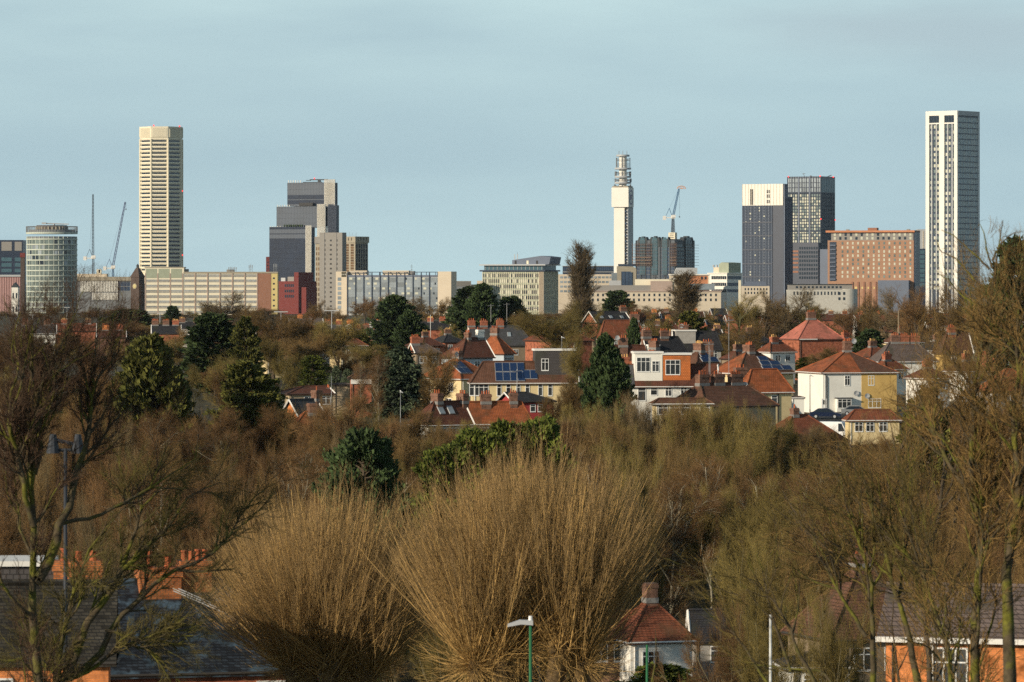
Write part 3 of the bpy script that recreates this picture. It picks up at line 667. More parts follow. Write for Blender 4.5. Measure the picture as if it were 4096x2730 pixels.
b.box('penthouse', M_cream2, b.x(1908), b.x(1930), 2, 8, b.z(1146) + .02, b.z(1124)); b.bands('F', M_dkgrey, -b.W, 0, [b.z(y) for y in (1162, 1180, 1200)], 1.2)
b.grid('F', M_glassd, -b.W + 1, -1, b.z(1240), b.z(1150), 8, 4, .7, .4)
# green office
def green_office():
    b = Bld('green_office', 'pale green office grid with fins, a glass top floor and a slanted grey roof house', 'building', 1930, 2175, 2232, 3500, 20, 0, 1086)
    b.box('wall', M_panelg, z1=b.z(1087)); Dg = b.D
    m = MB().box(-b.W - 2.2, 1.8, -1.8, Dg + 1.8, b.z(1087) + .02, b.z(1081)); m.build('ledge', M_dkgrey, b.root)
    b.box('top_floor', M_glasst, -b.W + 1, -1, 1, Dg - 1, b.z(1081) + .02, b.z(1063))
    b.fins('F', M_ltgrey, -b.W + 2, -2, b.z(1080), b.z(1064), 15, .3, .3, 'mullions', off=-1)
    MB().box(-b.W - 2.5, 2, -2, Dg + 2, b.z(1063) + .02, b.z(1058)).build('roof', M_ltgrey, b.root)
    MB().prism_y([(b.x(2042), b.z(1058) + .02), (b.x(2190), b.z(1058) + .02), (b.x(2196), b.z(1029)), (b.x(2157), b.z(1024)), (b.x(2042), b.z(1041))], 4, Dg - 4).build('roof_house', M_lslate, b.root)
    for px in (2056, 2104, 2142): MB().box(b.x(px - 4), b.x(px + 4), 3.9, 4.3, b.z(1057), b.z(1043)).build('vent', M_black if px != 2104 else M_cream, b.root)
    b.grid('F', M_glassd, -b.W + .3, b.x(2156), b.z(1247), b.z(1092), 30, 7, .5, .62, alt=M_blind, altp=.35)
    b.fins('F', M_cream, -b.W, b.x(2156), 0, b.z(1088), 31, .35, .45); b.bands('F', M_panelg, -b.W, b.x(2156), [b.z(1092 + 22.1 * i) - .4 for i in range(8)], .9, .3)
    b.box('corner_pier', M_pink, b.x(2157), .05, -.3, 1, 0, b.z(1088)); b.fins('F', M_cream2, b.x(2158), -.1, 0, b.z(1088), 5, .35, .6, off=.3)
    b.grid('R', M_glassd, 1.2, Dg - .3, b.z(1247), b.z(1092), 12, 7, .55, .62); b.fins('R', M_cream, 1.2, Dg, 0, b.z(1088), 13, .35, .6)
    b.bands('F', M_dkgrey, -b.W, 0, [b.z(1236)], 1.0, .35, 'string_course')
    roof_mast(b, b.x(2056), 5, 16, 2)
green_office()
# telecom tower
def telecom():
    Y = 4000; b = Bld('telecom_tower', 'white telecom tower with a ringed aerial drum on top and a round BT sign', 'tower', 2456, 2508, 2533, Y, 18.5, 0, 829)
    k = Y / FPX
    hW, hD = 67 * k / math.cos(b.a), 23 * k / math.sin(b.a)
    zb = b.z(829); sh = 8 * k
    hx1 = sh / math.cos(b.a) * 1.0
    MB().box(-hW + hx1, hx1, -2.0, hD - 2.0, zb, b.z(751)).build('head', M_white, b.root)
    sW = b.W
    w = MB(); x1 = b.x(2498); w.box(-sW, x1, 0, b.D, -2, zb - .01); w.build('shaft', M_white, b.root)
    MB().box(x1 + .01, 0.6, 1.6, b.D - .2, -2, zb - .02).build('stair_wing', M_ltgrey, b.root)
    for i in range(20): MB().box(x1 + .02, x1 + 2.0, .5, 1.62, b.z(838 + i * 12), b.z(832 + i * 12)).build('stair_window', M_black if i % 2 == 0 else M_glassb, b.root)
    MB().box(x1 - .02, x1 + .5, .2, 1.6, 0, zb - .5).build('recess', M_lead, b.root)
    cxx, cyy = (-hW / 2 + hx1), hD / 2 - 2; zz = b.z
    rr = MB()
    rr.box(-hW + hx1 + .6, hx1 - .6, -1.4, -1.2, b.z(751), b.z(745)); rr.box(hx1 - .8, hx1 - .6, -1.2, hD - 3, b.z(751), b.z(745)); rr.box(-hW + hx1 + .6, -hW + hx1 + .8, -1.2, hD - 3, b.z(751), b.z(745))
    rr.build('parapet', M_sand, b.root)
    rcx = cxx + .3
    MB().cyl(rcx, cyy, zz(751), zz(622), 15.2 * k, n=28).build('drum', M_white, b.root)
    for py, r in ((619, 26.5), (671, 33), (704, 33), (728, 33.5)):
        MB().cyl(rcx, cyy, zz(py + 7), zz(py), r * k, n=36).build('ring_deck', M_ltgrey, b.root)
    a = MB()
    def ring(py, r, t=.14, n=24): a.tubes(np.array([[(rcx + r * k * math.cos(q), cyy + r * k * math.sin(q), zz(py)) for q in np.linspace(0, 2 * math.pi, n + 1)]]), np.full((1, n + 1), t), 4)
    for py in (642, 656, 664, 690, 697, 719, 723, 746): ring(py, 28 if py < 740 else 36)
    for i in range(12):
        q = R(30 * i + 12); c, s_ = math.cos(q), math.sin(q)
        for (p0, p1, r) in ((671, 631, 30), (704, 686, 31), (728, 714, 35), (745, 738, 36)):
            if random.random() < .8: a.bar((rcx + r * k * c, cyy + r * k * s_, zz(p0)), (rcx + r * k * c, cyy + r * k * s_, zz(p1)), .14 + .45 * (random.random() < .35)); a.bar((rcx + r * k * c, cyy + r * k * s_, zz(p1 + 4)), (rcx + 15 * k * c, cyy + 15 * k * s_, zz(p1 + 9)), .13)
    a.build('aerials', M_grey2, b.root)
    for px in (2477, 2493, 2510): 
        x = (PX(px, Y) - PX(b.pc, Y)); MB().bar((rcx + (px - 2493.5) * k, cyy, zz(619)), (rcx + (px - 2493.5) * k, cyy, zz(603)), .22).build('whip_aerial', M_grey, b.root)
    # sign on the shaded side of the head
    cyc = hD / 2 - 2; zc = b.z(790); Rr = hD * .40
    sg = MB(); th = np.linspace(0, 2 * math.pi, 49)
    for i in range(48):
        p = [(hx1 + .12, cyc + f * Rr * math.cos(th[j]), zc + f * Rr * math.sin(th[j])) for f, j in ((1, i), (1, i + 1), (.87, i + 1), (.87, i))]; sg.quads([p])
    sgo = sg.build('sign', M_purple, b.root)
    cu = bpy.data.curves.new('sign_lettering', 'FONT'); cu.body = 'BT'; cu.size = Rr * .95; cu.align_x = 'CENTER'; cu.align_y = 'CENTER'; cu.extrude = .05; cu.offset = .12
    cu.materials.append(M_purple); cu.resolution_u = 3
    tmp = bpy.data.objects.new('lettering', cu); me_ = bpy.data.meshes.new_from_object(tmp); bpy.data.objects.remove(tmp)
    o = bpy.data.objects.new('sign_lettering', me_); link(o, sgo); o.location = (hx1 + .12, cyc, zc); o.rotation_euler = (R(90), 0, R(90))
telecom()
# dark roofed terraces behind the poplar
b = Bld('glass_topped_block', 'cream block under a long dark glazed roof storey, behind the tall bare poplar', 'building', 2234, 2455, 2455, 3700, 0, 25, 1066)
b.box('wall', M_cream2, -b.W, 0, 0, b.D, -2, b.z(1098)); b.box('roof_storey', M_dkgrey, b.x(2252), 0, 1, b.D, b.z(1098) + .01, b.z(1066)); b.box('roof', M_ltgrey, b.x(2248), .3, 0, b.D + 1, b.z(1066) + .01, b.z(1064))
b.grid('F', M_glassb, b.x(2254), -.5, b.z(1084), b.z(1068), 26, 1, .8, .8, off=-.95); b.grid('F', M_glassl, -b.W + 1, -1, b.z(1175), b.z(1101), 14, 4, .75, .45); b.bands('F', M_grey2, b.x(2250), 0, [b.z(1091)], 1.1, .3, 'balcony', off=-.9)
b = Bld('stone_block', 'grey stone block with a rounded corner and tall arched window below the telecom tower', 'building', 2469, 2545, 2545, 3650, 0, 18, 1066)
w_ = b.W; b.box('wall', M_sand, z1=b.z(1078))
MB().prism_y([(-w_, b.z(1078) + .01), (0, b.z(1078) + .01), (-.8, b.z(1072)), (-3, b.z(1067)), (-w_, b.z(1066))], -.05, b.D).build('upper_wall', M_sand, b.root)
b.box('plant_room', M_dkgrey, b.x(2474), -.5, 3, 14, b.z(1066) + .02, b.z(1057))
MB().prism_y([(b.x(2485), b.z(1147)), (b.x(2530), b.z(1147)), (b.x(2530), b.z(1096)), (b.x(2522), b.z(1087)), (b.x(2485), b.z(1087))], -.3, .3).build('window', M_glassb, b.root)
b.fins('F', M_dkgrey, b.x(2486), b.x(2529), b.z(1146), b.z(1089), 4, .4, .5, 'mullions')
b.box('glass_wing', M_glassl, b.x(2447), -b.W - .01, 2, b.D, -2, b.z(1092))
# scaffolded dark building
def gabled():
    Y = 3900; b = Bld('gabled_dark_block', 'dark blue stone block with curved gables, wrapped in scaffolding at both corners', 'building', 2547, 2700, 2786, Y, 28, 0, 962)
    b.box('wall', M_bluegl)
    def gable(face, uc, hw, ptop, name='gable'):
        zt = b.z(ptop); z0 = b.H - 6
        pts = [(-hw, z0), (hw, z0), (hw, b.H + 1), (hw * .8, b.H + 3.2), (hw * .42, zt - 2.2), (hw * .22, zt - 1), (hw * .22, zt), (-hw * .22, zt), (-hw * .22, zt - 1), (-hw * .42, zt - 2.2), (-hw * .8, b.H + 3.2), (-hw, b.H + 1)]
        m = MB().prism_y(pts, -.5, 4).mesh(name, M_lead)
        g = inst(name, m, b.root, (uc, 0, 0) if face == 'F' else (0, uc, 0), 0 if face == 'F' else R(90))
        gl = [(-hw * .6, b.z(1100)), (hw * .6, b.z(1100)), (hw * .6, b.H), (hw * .35, b.H + 2.8), (-hw * .35, b.H + 2.8), (-hw * .6, b.H)]
        inst('window', MB().prism_y(gl, -.75, -.4).mesh('window', M_glasst), g)
        mu = MB()
        for i in range(1, 4): xx = -hw * .6 + hw * 1.2 * i / 4; mu.box(xx - .12, xx + .12, -.95, -.7, b.z(1110), b.H)
        for i in range(12): mu.box(-hw * .6, hw * .6, -.95, -.7, b.z(1110) + i * 3.1, b.z(1110) + i * 3.1 + .35)
        inst('mullions', mu.mesh('mullions', M_bluegl), g)
    gable('F', b.x(2573), 4.6, 946); gable('F', b.x(2621), 5.0, 945); gable('F', b.x(2661), 4.0, 956); gable('R', b.y(2757), 10.5, 944)
    b.grid('F', M_glassb, -b.W + .5, b.x(2603), b.z(1115), b.z(975), 6, 9, .7, .75); b.grid('F', M_glassb, b.x(2638), -.6, b.z(1115), b.z(975), 6, 9, .7, .75)
    b.grid('R', M_glasst, 1, b.y(2738), b.z(1115), b.z(975), 5, 9, .7, .75); b.grid('R', M_glasst, b.y(2775), b.D - .3, b.z(1115), b.z(975), 2, 9, .7, .75)
    b.fins('F', M_lead, -b.W, 0, 0, b.H, 9, .8, .6, 'buttresses')
    rf = MB(); rf.prism([(-b.W, 0), (0, 0), (0, b.D), (-b.W, b.D)], b.H + .01, b.H + 1.2, .8, (-b.W / 2, b.D / 2)); rf.build('roof', M_lead, b.root)
    def scaf(label, x0, x1, y0, y1):
        t = thing('scaffolding', label, 'scaffolding', (0, 0, 0)); t.parent = None
        t.location = b.root.location; t.rotation_euler = b.root.rotation_euler
        m = MB()
        for z in np.linspace(b.z(1062), b.z(980), 8):
            m.bar((x0, y0, z), (x1, y0, z), .14); m.bar((x0, y0 - 1.6, z), (x1, y0 - 1.6, z), .14); m.bar((x1, y0, z), (x1, y1, z), .14); m.bar((x0, y0 - 1.6, z), (x0, y0, z), .12)
        for x in np.linspace(x0, x1, 9):
            for dy in (0, -1.6): m.bar((x, y0 + dy, b.z(1066)), (x, y0 + dy, b.z(972)), .13)
        m.build('poles', M_scaf, t)
        d = MB()
        for z in (b.z(1055), b.z(1042), b.z(1030)): d.box(x0, x1, y0 - 1.6, y0, z - .35, z)
        d.build('boards', mat('scaffold boards', (0.33, 0.24, 0.18)), t)
    scaf('rusty scaffolding round the left corner of the dark gabled block', -b.W - 3, b.x(2611), -1, 2)
    scaf('rusty scaffolding round the right corner of the dark gabled block', b.x(2686), 2.5, -1.2, b.D + 4)
gabled()
b = Bld('crane_base', 'cream concrete lift core rising above the dark gabled block under the blue crane', 'tower', 2674, 2700, 2709, 3920, 20, 0, 931)
b.box('wall', M_cream, z0=0); b.grid('F', M_glassd, -b.W + 1, -1, b.z(962), b.z(933), 1, 4, .9, .3)
crane('blue and white crane with a raised jib and orange tip above the dark gabled block', (2692, 940), (2692, 868), (2716, 756), 3925, 3.4, M_crane, M_craneg, M_whitep, hook=(2718, 865), zb=PZ(931, 3925))
o = MB(); zt = PZ(756, 3925); xt = PX(2712, 3925)
for i in range(8):
    a0, a1 = R(180 * i / 8), R(180 * (i + 1) / 8); o.bar((xt + 3.2 + 4 * math.cos(a0), 3925, zt + 2.6 * math.sin(a0)), (xt + 3.2 + 4 * math.cos(a1), 3925, zt + 2.6 * math.sin(a1)), .3)
    o.bar((xt + 3.2, 3925, zt), (xt + 3.2 + 4 * math.cos(a0), 3925, zt + 2.6 * math.sin(a0)), .12)
ot = o.build('jib_head', M_oran); cr_ = [q for q in bpy.data.objects if q.name.startswith('tower_crane') and 'orange' in q.get('label', '')][0]
ot.parent = cr_; ot.location = -cr_.location
# white and terracotta complex right of it
b = Bld('terracotta_complex', 'white and terracotta building group with a sloping pale metal roof', 'building', 2681, 2838, 2838, 3500, 0, 25, 1101)
b.box('wall', M_terr, b.x(2752), b.x(2832), 0, b.D, -2, b.z(1101)); b.box('wall', M_cream2, -b.W, b.x(2752) - .01, 0, b.D, -2, b.z(1102)); b.box('wall', M_cream, b.x(2832) + .01, 0, -.2, b.D, -2, b.z(1101))
b.box('cornice', M_white, -b.W - .6, .5, -1, b.D, b.z(1102) + .02, b.z(1097))
MB().prism_y([(b.x(2697), b.z(1097) + .03), (b.x(2790), b.z(1097) + .03), (b.x(2790), b.z(1072)), (b.x(2708), b.z(1072))], 2, 20).build('roof', M_ltgrey, b.root)
b.grid('F', M_glassd, b.x(2800), b.x(2830), b.z(1120), b.z(1106), 2, 1, .5, .8); b.grid('F', M_glassd, b.x(2690), b.x(2716), b.z(1128), b.z(1106), 1, 1, .8, .8); b.bands('F', M_white, -b.W, b.x(2752), [b.z(1118), b.z(1132)], 1.0)
b.box('sunroom', M_glassl, b.x(2760), b.x(2858), -3, -.1, b.z(1160), b.z(1136))
b = Bld('white_office', 'white office with stacked dark ribbon windows and a curved grey roof lantern', 'building', 2838, 2908, 2972, 3550, 40, 0, 1092)
b.box('wall', M_white, z1=b.z(1096)); b.box('cornice', M_white, -b.W - 1, 1, -1, b.D + 1, b.z(1096) + .02, b.z(1092))
for y0, y1 in ((1105, 1118), (1132, 1145), (1158, 1170)): b.grid('F', M_glassd, b.x(2848), -.5, b.z(y1), b.z(y0), 8, 1, .85, 1); b.grid('R', M_glassb, .5, b.D - 1, b.z(y1), b.z(y0), 10, 1, .85, 1)
b.box('penthouse', M_cream2, b.x(2845), b.x(2900), 4, 16, b.z(1092) + .02, b.z(1070)); MB().prism_y([(-11, b.z(1092) + .04), (-.5, b.z(1092) + .04), (-.5, b.z(1052)), (-8, b.z(1050)), (-11, b.z(1058))], 3, b.D - 1).build('roof_lantern', M_panelg, b.root)
for px in (2840, 2853, 2866): MB().cyl(b.x(px), 6, b.z(1070), b.z(1060), .8, n=8).build('flue', M_ltgrey, b.root)
# low classical range
b = Bld('cream_range', 'long low cream stone range with a grey attic, below the dark gabled block', 'building', 2330, 2884, 2884, 3300, 0, 20, 1164)
b.box('wall', M_cream2); b.box('cornice', M_pink, -b.W - .6, .6, -.8, b.D, b.z(1168), b.z(1164) + .01); b.box('attic', M_grey, b.x(2380), b.x(2604), 3, 16, b.H + .02, b.z(1142)); b.box('upper_block', M_pink, b.x(2604) + .01, b.x(2690), 1, 16, b.H + .02, b.z(1125)); b.box('terrace', M_cream, b.x(2545), b.x(2700), 17, 30, b.H + .01, b.z(1118))
b.box('lift_house', M_ltgrey, b.x(2438), b.x(2485), 4, 12, b.z(1142) + .02, b.z(1123)); b.grid('F', M_glassd, -b.W + 2, -2, b.z(1210), b.z(1171), 26, 2, .35, .55)
# dark tower with white top, twin glass tower
b = Bld('dark_clad_tower', 'dark grey tower with a white clad top and slim slots, left of the glass tower', 'tower', 2975, 3133, 3171, 3700, 30, 0, 736)
dx = b.x(3090); zt = b.z(822)
b.box('wall', M_dkgrey, z1=zt, x1=dx); b.box('recess_wall', M_navy, dx + .01, 0, .4, b.D, -2, zt); b.box('top', M_white, -b.W - .1, 0, -.25, b.D * .45, zt + .01, b.H); b.box('side_wall', M_lslate, .01, 1.2, .6, b.D, -2, b.z(787)); b.box('side_top', M_lslate, -1, 1.1, .3, b.D * .45, b.z(787) + .01, b.H - .1)
b.fins('F', M_lslate, -b.W, dx, 0, zt, 11, .5, .35); b.fins('F', M_cream2, -b.W, -.2, zt + .3, b.H, 14, .25, .2, 'ribs', off=.25); b.bands('F', M_navy, -b.W, dx, [b.z(y) for y in (892, 945, 1002, 1058, 1110)], 1.0, .4)
b.grid('F', M_greyglass, -b.W + 1, dx - 1, b.z(1150), b.z(826), 6, 29, .3, .55, alt=M_blind, altp=.12)
for px, y0, y1 in ((3008, 756, 820), (3015, 756, 820), (3072, 760, 773), (3079, 760, 773), (3072, 778, 792), (3079, 778, 792), (3072, 800, 813), (3079, 800, 813)): MB().box(b.x(px - 2), b.x(px + 2), -.45, 0, b.z(y1), b.z(y0)).build('slot_window', M_black, b.root)
b.fins('R', M_dkgrey, 2, b.D - 1, 0, b.z(790), 6, .5, .3, 'joint_lines', off=1.2)
def glass_tower():
    b = Bld('glass_tower', 'glass tower with pale window grid, dark right side and small red lamps', 'tower', 3155, 3284, 3349, 3900, 30, 0, 706)
    b.box('wall', M_dkgrey, z1=b.z(772)); b.box('crown', M_greyglass, -b.W, 0, 0, b.D, b.z(772) + .01, b.H)
    b.grid('F', M_glassg, -b.W + .4, -.4, b.z(972), b.z(776), 14, 16, .66, .72, alt=M_blind, altp=.6)
    b.grid('F', M_glassl, -b.W + .4, -.4, b.z(770), b.z(712), 9, 3, .8, .8, name='crown_window')
    b.grid('R', M_glasst, .4, b.D - .4, b.z(770), b.z(712), 8, 1, .82, .95, name='crown_window'); b.grid('R', M_navy, .4, b.D - .4, b.z(1130), b.z(776), 8, 22, .8, .8, name='side_window')
    b.fins('F', M_lslate, b.x(3199), b.x(3241), 0, b.H, 2, 1.4, .6, 'piers'); b.fins('F', M_dkgrey, -b.W, 0, 0, b.H, 15, .45, .35)
    b.bands('F', M_dkgrey, -b.W, 0, [b.z(y) for y in (773, 826, 877, 928)], 1.0, .5)
    b.box('podium', M_navy, b.x(3168), b.x(3284), -6, -.01, -2, b.z(972)); b.bands('F', M_brownbrick, b.x(3168), b.x(3208), [b.z(y) for y in (1010, 1024, 1040, 1056, 1074, 1092)], 1.8, .3, 'balconies', off=6)
    b.grid('F', M_glassd, b.x(3210), b.x(3283), b.z(1120), b.z(985), 8, 8, .7, .6, name='podium_window', off=6); b.box('podium_wing', M_lslate, .01, 9, -4, b.D * .5, -2, b.z(998))
    for px, py in ((3160, 706), (3282, 705), (3340, 707), (3285, 877), (3349, 879)): 
        x = b.x(px) if px <= 3285 else .5; y = -.8 if px <= 3285 else b.y(px) - .5
        MB().cyl(x, y, b.z(py) - .55, b.z(py) + .55, .55, n=8).build('warning_lamp', M_red, b.root)
    a = MB(); a.bar((b.x(3212), 5, b.H), (b.x(3207), 5, b.H + 3.2), .25); a.bar((b.x(3203), 5, b.H + 2.6), (b.x(3215), 5, b.H + 2.9), .2); a.cyl(b.x(3236), 5, b.H, b.H + 1.2, 1.6, .3, 8); a.bar((-2, b.D * .6, b.H), (-1, b.D * .8, b.H + 1.6), .4); a.build('rooftop_aerials', M_steel, b.root)
glass_tower()
# brick hotel
def brick_block():
    b = Bld('brick_block', 'wide tan brick block with a flat overhanging roof and a dark glass right side', 'building', 3318, 3655, 3686, 3700, 16, 0, 930)
    b.box('wall', M_tanbrick, z1=b.z(962)); b.box('attic', M_grey, -b.W + 3, -.5, 1, b.D - 1, b.z(962) + .01, b.z(930)); MB().box(-b.W - 1.5, 1, -1.5, b.D + 1, b.z(930) + .01, b.z(922)).build('roof', M_terr, b.root)
    b.box('side_wall', M_navy, .01, 1, .3, b.D, -2, b.z(925)); b.box('left_bay', M_dkgrey, b.x(3326), b.x(3352), -.2, 0, b.z(1125), b.z(968))
    b.grid('F', M_blind, b.x(3366), b.x(3652), b.z(1115), b.z(965), 14, 9, .32, .62, alt=M_glassg, altp=.45); b.grid('F', M_blind, b.x(3335), b.x(3652), b.z(961), b.z(931), 15, 2, .4, .7, name='attic_window', off=-.95, alt=M_glassd, altp=.4)
    b.grid('R', M_glassl, .5, 5, b.z(1120), b.z(930), 2, 12, .6, .6, name='side_window', off=1)
    for i in range(9): MB().box(b.x(3328), b.x(3350), -1.4, -.2, b.z(1120 - i * 17), b.z(1120 - i * 17) + 1.1).build('balcony', M_lslate, b.root)
    b.box('plant_room', M_brownbrick, b.x(3470), b.x(3506), 6, 14, b.z(922) + .02, b.z(911)); b.box('plant_room', M_grey, b.x(3385), b.x(3396), 6, 9, b.z(922) + .03, b.z(917)); b.box('plant_room', M_grey, b.x(3622), b.x(3634), 6, 9, b.z(922) + .03, b.z(917))
    b.fins('F', M_brownbrick, b.x(3415), b.x(3530), 0, b.z(1128), 6, 1.6, .8, 'piers')
    for px in (3432, 3458, 3482, 3505): MB().box(b.x(px - 7), b.x(px + 7), -.3, 0, b.z(1157), b.z(1148)).build('yellow_panel', M_yellow, b.root)
    b.box('shop_block', M_lslate, b.x(3520), b.x(3640), -6, -.01, -2, b.z(1122))
brick_block()
b = Bld('blue_glass_block', 'blue glass and pale panel block squeezed between the tan brick block and the white tower', 'building', 3672, 3730, 3730, 4200, 0, 20, 918)
b.box('wall', M_navy, z1=b.z(996)); b.box('top', M_ltgrey, -b.W, 0, 0, b.D, b.z(996) + .01); b.grid('F', M_glasst, -b.W + 1, -1, b.z(1150), b.z(1000), 2, 8, .8, .8); b.fins('F', M_cream2, -b.W + 1, -1, b.z(994), b.z(925), 4, .8, .4)
b = Bld('curved_white_range', 'low white range with a grey roof storey and a rounded pale end', 'building', 3150, 3390, 3390, 3400, 0, 16, 1146)
M_pale = mat('weathered pale render', (0.5, 0.48, 0.43)); b.box('wall', M_pale, z1=b.z(1160)); b.box('roof_storey', M_grey, -b.W + 1, 4, 1, b.D, b.z(1160) + .01, b.z(1139)); b.box('roof', M_lead, -b.W, 5, 0, b.D + 1, b.z(1139) + .01, b.z(1137))
MB().cyl(0, 9, -2, b.z(1157), 9, n=32).build('round_end', M_pale, b.root); b.grid('F', M_glassd, -b.W + 4, -6, b.z(1185), b.z(1163), 14, 1, .4, .6); b.grid('F', M_glassd, -b.W + 6, -4, b.z(1156), b.z(1143), 12, 1, .5, .6, name='upper_window', off=-.9)
for px in (3357, 3376):
    for py in (1180, 1201): MB().box(b.x(px - 4), b.x(px + 4), -.3, 2, b.z(py), b.z(py - 11)).build('window', M_glassd, b.root)
b = Bld('mansard_house', 'pale building with a grey mansard roof at the foot of the dark clad tower', 'building', 2965, 3078, 3078, 3400, 0, 14, 1145)
b.box('wall', M_cream2); MB().prism_y([(-b.W + 2, b.H + .01), (-2, b.H + .01), (-4, b.z(1127)), (-b.W + 4, b.z(1127))], -.3, 12).build('roof', M_lslate, b.root); b.box('left_stair', M_cream, b.x(2955), b.x(2964), 0, 5, -2, b.z(1122)); b.grid('F', M_glassd, -b.W + 2, -1, b.z(1180), b.z(1150), 8, 2, .4, .6)
# white tower on the right
def white_tower():
    b = Bld('white_tower', 'tallest white tower at the right, two recessed window columns on its left face', 'tower', 3713, 3830, 3931, 3500, 40, 0, 443)
    b.box('wall', M_greyglass, -b.W + .8, -.8, .8, b.D - .6, -2, b.H - 1)
    f = MB(); zt = b.H; t0 = b.z(461); t1, t2 = b.z(490), b.z(495)
    xs = [(3713, 3726), (3763, 3782), (3818, 3830)]
    for a, c in xs: f.box(b.x(a), b.x(c), -.3, 1.2, -2, t0)
    f.box(-b.W, 0, -.3, 1.5, t0, zt); f.box(b.x(3726), b.x(3763), -.2, 1, t2, t1); f.box(b.x(3782), b.x(3818), -.2, 1, t2, t1)
    f.build('white_frame', M_white, b.root)
    g = MB()
    for px in (3735, 3752, 3794, 3810): g.box(b.x(px - 2), b.x(px + 2), .0, .9, 0, t2)
    g.build('mullions', M_ltgrey, b.root)
    h = MB().box(0.001, .4, 1.2, b.D - .1, b.z(462), zt - .02); h.build('side_parapet', M_ltgrey, b.root)
    MB().box(0.001, .4, b.D - 1.6, b.D - .1, -2, b.z(462) - .01).build('side_frame', M_ltgrey, b.root)
    n = 30; z1 = b.z(495); 
    for (a, c) in ((3726, 3763), (3782, 3818)): 
        b.grid('F', M_glassg, b.x(a), b.x(c), 20, z1, 3, n, .5, .55, alt=M_blind, altp=.5, off=-.7)
        b.grid('F', M_glassd, b.x(a), b.x(c), b.z(489), b.z(463), 3, 1, .8, .9, off=-.7, name='top_window')
    b.grid('R', M_glassl3, 1.2, b.D - 1.7, 20, b.z(467), 12, 31, .72, .8, alt=M_glassl2, altp=.5, name='side_window', off=-.7)
    b.fins('R', M_white, 1.2, b.D - 1.7, 0, b.z(467), 13, .4, .3, 'side_fins', off=-.7)
    b.bands('R', M_lslate, 1.2, b.D - 1.6, [20 + (b.z(467) - 20) * i / 31 - .3 for i in range(32)], .6, .35, 'side_bands', off=-.7)
white_tower()

# ------------------------------------------------------------------ houses
MESHC = {}
def window_meshes(w, h, n):
    key = (round(w, 2), round(h, 2), n)
    if key not in MESHC:
        f = MB(); t = 0.07
        f.box(-w / 2, w / 2, -.07, .02, -.06, t); f.box(-w / 2, w / 2, -.06, .02, h - t, h); f.box(-w / 2, -w / 2 + t, -.06, .02, t, h - t); f.box(w / 2 - t, w / 2, -.06, .02, t, h - t)
        for i in range(1, n): x = -w / 2 + w * i / n; f.box(x - .035, x + .035, -.06, .02, t, h - t)
        f.box(-w / 2 + t, w / 2 - t, -.055, .02, h * .68, h * .68 + .06)
        MESHC[key] = (f.mesh('window', M_upvc), MB().box(-w / 2 + t, w / 2 - t, -.03, .02, t, h - t).mesh('pane', M_pane))
    return MESHC[key]
POT = None
def chimney(root, x, y, w, d, z0, z1, n, m=None, pm=None, ps=.6):
    """Brick stack with a corbelled head, pots on top and a lead flashing at its foot."""
    global POT
    if POT is None:
        POT = [MB().cyl(0, 0, 0, .55, .17, .13, 8).cyl(0, 0, .55, .65, .17, .17, 8).mesh('chimney_pot', q) for q in (M_pot, M_poty)]
    b = MB(); h = z1 - z0
    b.box(-w / 2, w / 2, -d / 2, d / 2, z0, z1 - .36); b.box(-w / 2 - .06, w / 2 + .06, -d / 2 - .06, d / 2 + .06, z1 - .36, z1 - .14); b.box(-w / 2 - .02, w / 2 + .02, -d / 2 - .02, d / 2 + .02, z1 - .14, z1)
    c = b.build('chimney', m or B_dull, root, loc=(x, y, 0))
    for i in range(n):
        px = (-.5 + (i + .5) / n) * w * .9 if w >= d else 0; py = 0 if w >= d else (-.5 + (i + .5) / n) * d * .9
        k = 0.7 + .6 * random.random(); inst('chimney_pot', POT[1 if pm == 'y' else 0], c, (px, py, z1), 0, (ps * 1.05, ps * 1.05, ps * k))
    return c
def dish(root, loc, rz=0.0):
    m = MB()
    a = np.linspace(0, 2 * math.pi, 13); 
    for i in range(12): m.tris([[(0, .1, 0), (.4 * math.cos(a[i]), 0, .4 * math.sin(a[i])), (.4 * math.cos(a[i + 1]), 0, .4 * math.sin(a[i + 1]))]])
    m.bar((0, .1, 0), (0, .4, -.1), .04); m.bar((0, .1, -.3), (0, -.3, .05), .03)
    return inst('satellite_dish', m.mesh('satellite_dish', M_ltgrey), root, loc, rz)
def aerial(root, x, y, z0, h):
    m = MB(); m.bar((x, y, z0), (x, y, z0 + h), .035); m.bar((x - .7, y, z0 + h * .92), (x + .7, y, z0 + h * .96), .03)
    for i in range(7): xx = x - .65 + i * .21; m.bar((xx, y - .25, z0 + h * .94), (xx, y + .25, z0 + h * .94), .02)
    return m.build('aerial', M_steel, root)

